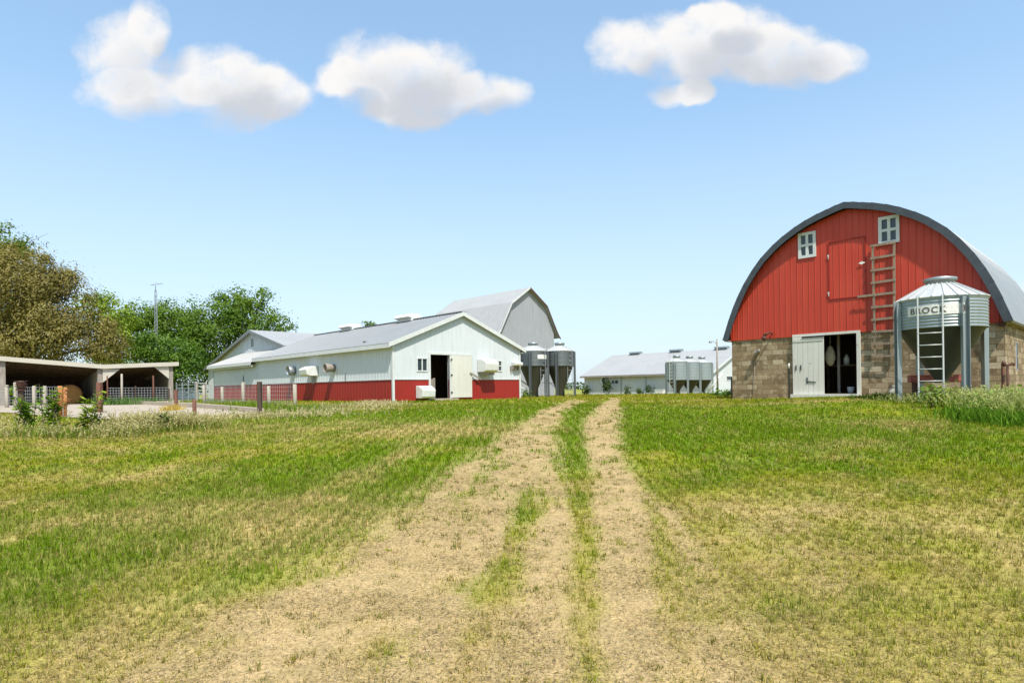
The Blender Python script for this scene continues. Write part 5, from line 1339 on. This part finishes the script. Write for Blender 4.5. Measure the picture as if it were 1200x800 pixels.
tall('tall_grass', 'taller cream seeding clump right of the large feed bin', [(1140, 476, .4, .35, .9), (1165, 484, .5, .4, 1.2), (1190, 486, .6, .4, 1.6), (1215, 486, .7, .5, 1.8), (1185, 477, .6, .4, 1.3), (1250, 490, .9, .6, 1.6)],
     (.11, .20, .02), (.30, .38, .07), .55, .016, 560, (.46, .47, .19))
tall('green_weeds', 'leafy green weeds at the foot of the seeding grass right of the feed bin', [(1150, 492, .4, .3, 1.0), (1170, 496, .4, .3, 1.3), (1190, 498, .5, .3, 1.0), (1135, 487, .35, .3, .7), (1045, 467, .5, .25, .4), (1062, 468, .4, .3, .4), (1030, 466, .4, .25, .3), (1215, 500, .6, .4, 1.0)],
     (.05, .12, .010), (.15, .27, .025), .32, .034, 420)
tall('verge_weeds', 'green weeds and grass between the white barn and the concrete kerb', [(320, 482, .8, .5, .8), (345, 482, .7, .5, .9), (362, 481, .7, .5, .7), (285, 475, .8, .4, .8), (262, 471, .8, .4, .8), (300, 478, .7, .4, .8), (245, 470, .7, .4, .7), (375, 478, .8, .4, .5), (230, 470, .7, .4, .5)],
     (.08, .15, .014), (.22, .30, .04), .30, .022, 420)
tall('dry_verge_grass', 'bleached dry grass along the foot of the long barn wall', [(400, 478, 1.2, .4, .7), (430, 477, .9, .4, .8), (442, 474, .5, .3, 1.0), (380, 482, 1.2, .5, .7), (340, 487, 1.3, .4, .8), (300, 489, 1.0, .4, .6), (275, 490, .8, .3, .5)],
     (.30, .26, .09), (.52, .44, .22), .22, .018, 420, (.58, .50, .3))
tall('yard_weeds', 'green weeds growing behind the wire fence of the right shed bay', [(130, 475, .5, .3, .8), (145, 475, .6, .3, .8), (160, 474, .6, .3, .6), (175, 474, .5, .3, .6)], (.06, .12, .03), (.16, .26, .08), .55, .03, 200)
p = gpt(203, 484); 
hp = tall('straw_heap', 'small heap of yellow straw at the right corner of the shed', [(203, 481, .17, .15, .8), (198, 482, .15, .12, .4)], (.46, .32, .06), (.60, .45, .12), .30, .016, 420, None, 'stuff', 'straw')
def weed_plant(label, px, py, h, n, c0, c1, lean=(0, 0)):
    p = gpt(px, py); rng = np.random.default_rng(int(px*13)); t = thing('leafy_weed', label, 'weed', p)
    mb = MB(); parts = []
    for k in range(n):
        ax, ay = rng.normal(0, .20)+lean[0], rng.normal(0, .2)+lean[1]; hh_ = h*rng.uniform(.45, 1.05)
        tip = Vector((ax*hh_+rng.normal(0, .04), ay*hh_, hh_)); b0 = Vector((rng.normal(0, .16), rng.normal(0, .12), -.02)); mb.tube(b0, tip, .012, .005, 5, caps=False)
        m_ = 46; s_ = rng.uniform(.12, 1.0, m_); P = np.array(b0)+(np.array(tip)-np.array(b0))*s_[:, None]
        q = rng.uniform(0, 6.28, m_); a = np.stack((np.cos(q), np.sin(q), rng.uniform(-.5, .8, m_)), -1); ln = rng.uniform(.4, 1.3, m_)*.075+.012
        a *= (ln/np.linalg.norm(a, axis=1))[:, None]; side = np.cross(a, np.array((0, 0, 1.)))+rng.normal(0, .02, a.shape); side *= (ln*.42/np.linalg.norm(side, axis=1))[:, None]
        Vq, sq, lq = leaves(P+a, a, side); C = np.array(c0)+(np.array(c1)-np.array(c0))*rng.uniform(0, 1, (m_, 1)); parts.append((Vq, sq, lq, np.repeat(C, 4, 0)))
    mb.build('stem', M['redpost'] if False else M['bark'], t, fix=False); Vv, sz, lp, C = merge(parts); npmesh('leaves', Vv, sz, lp, M['foliage'], C, t)
weed_plant('tall bushy green weed beside the thick dark post', 34, 506, 1.25, 9, (.07, .15, .012), (.22, .36, .03))
weed_plant('green weed before the orange rusty post', 62, 500, 1.0, 8, (.08, .16, .012), (.24, .36, .03))
weed_plant('bright yellow-green weed leaning right before the concrete yard', 96, 510, 1.05, 8, (.12, .19, .015), (.30, .38, .04), (.25, 0))
weed_plant('low dark weed in the pale grass by the short red posts', 196, 505, .4, 7, (.04, .09, .012), (.12, .2, .03))
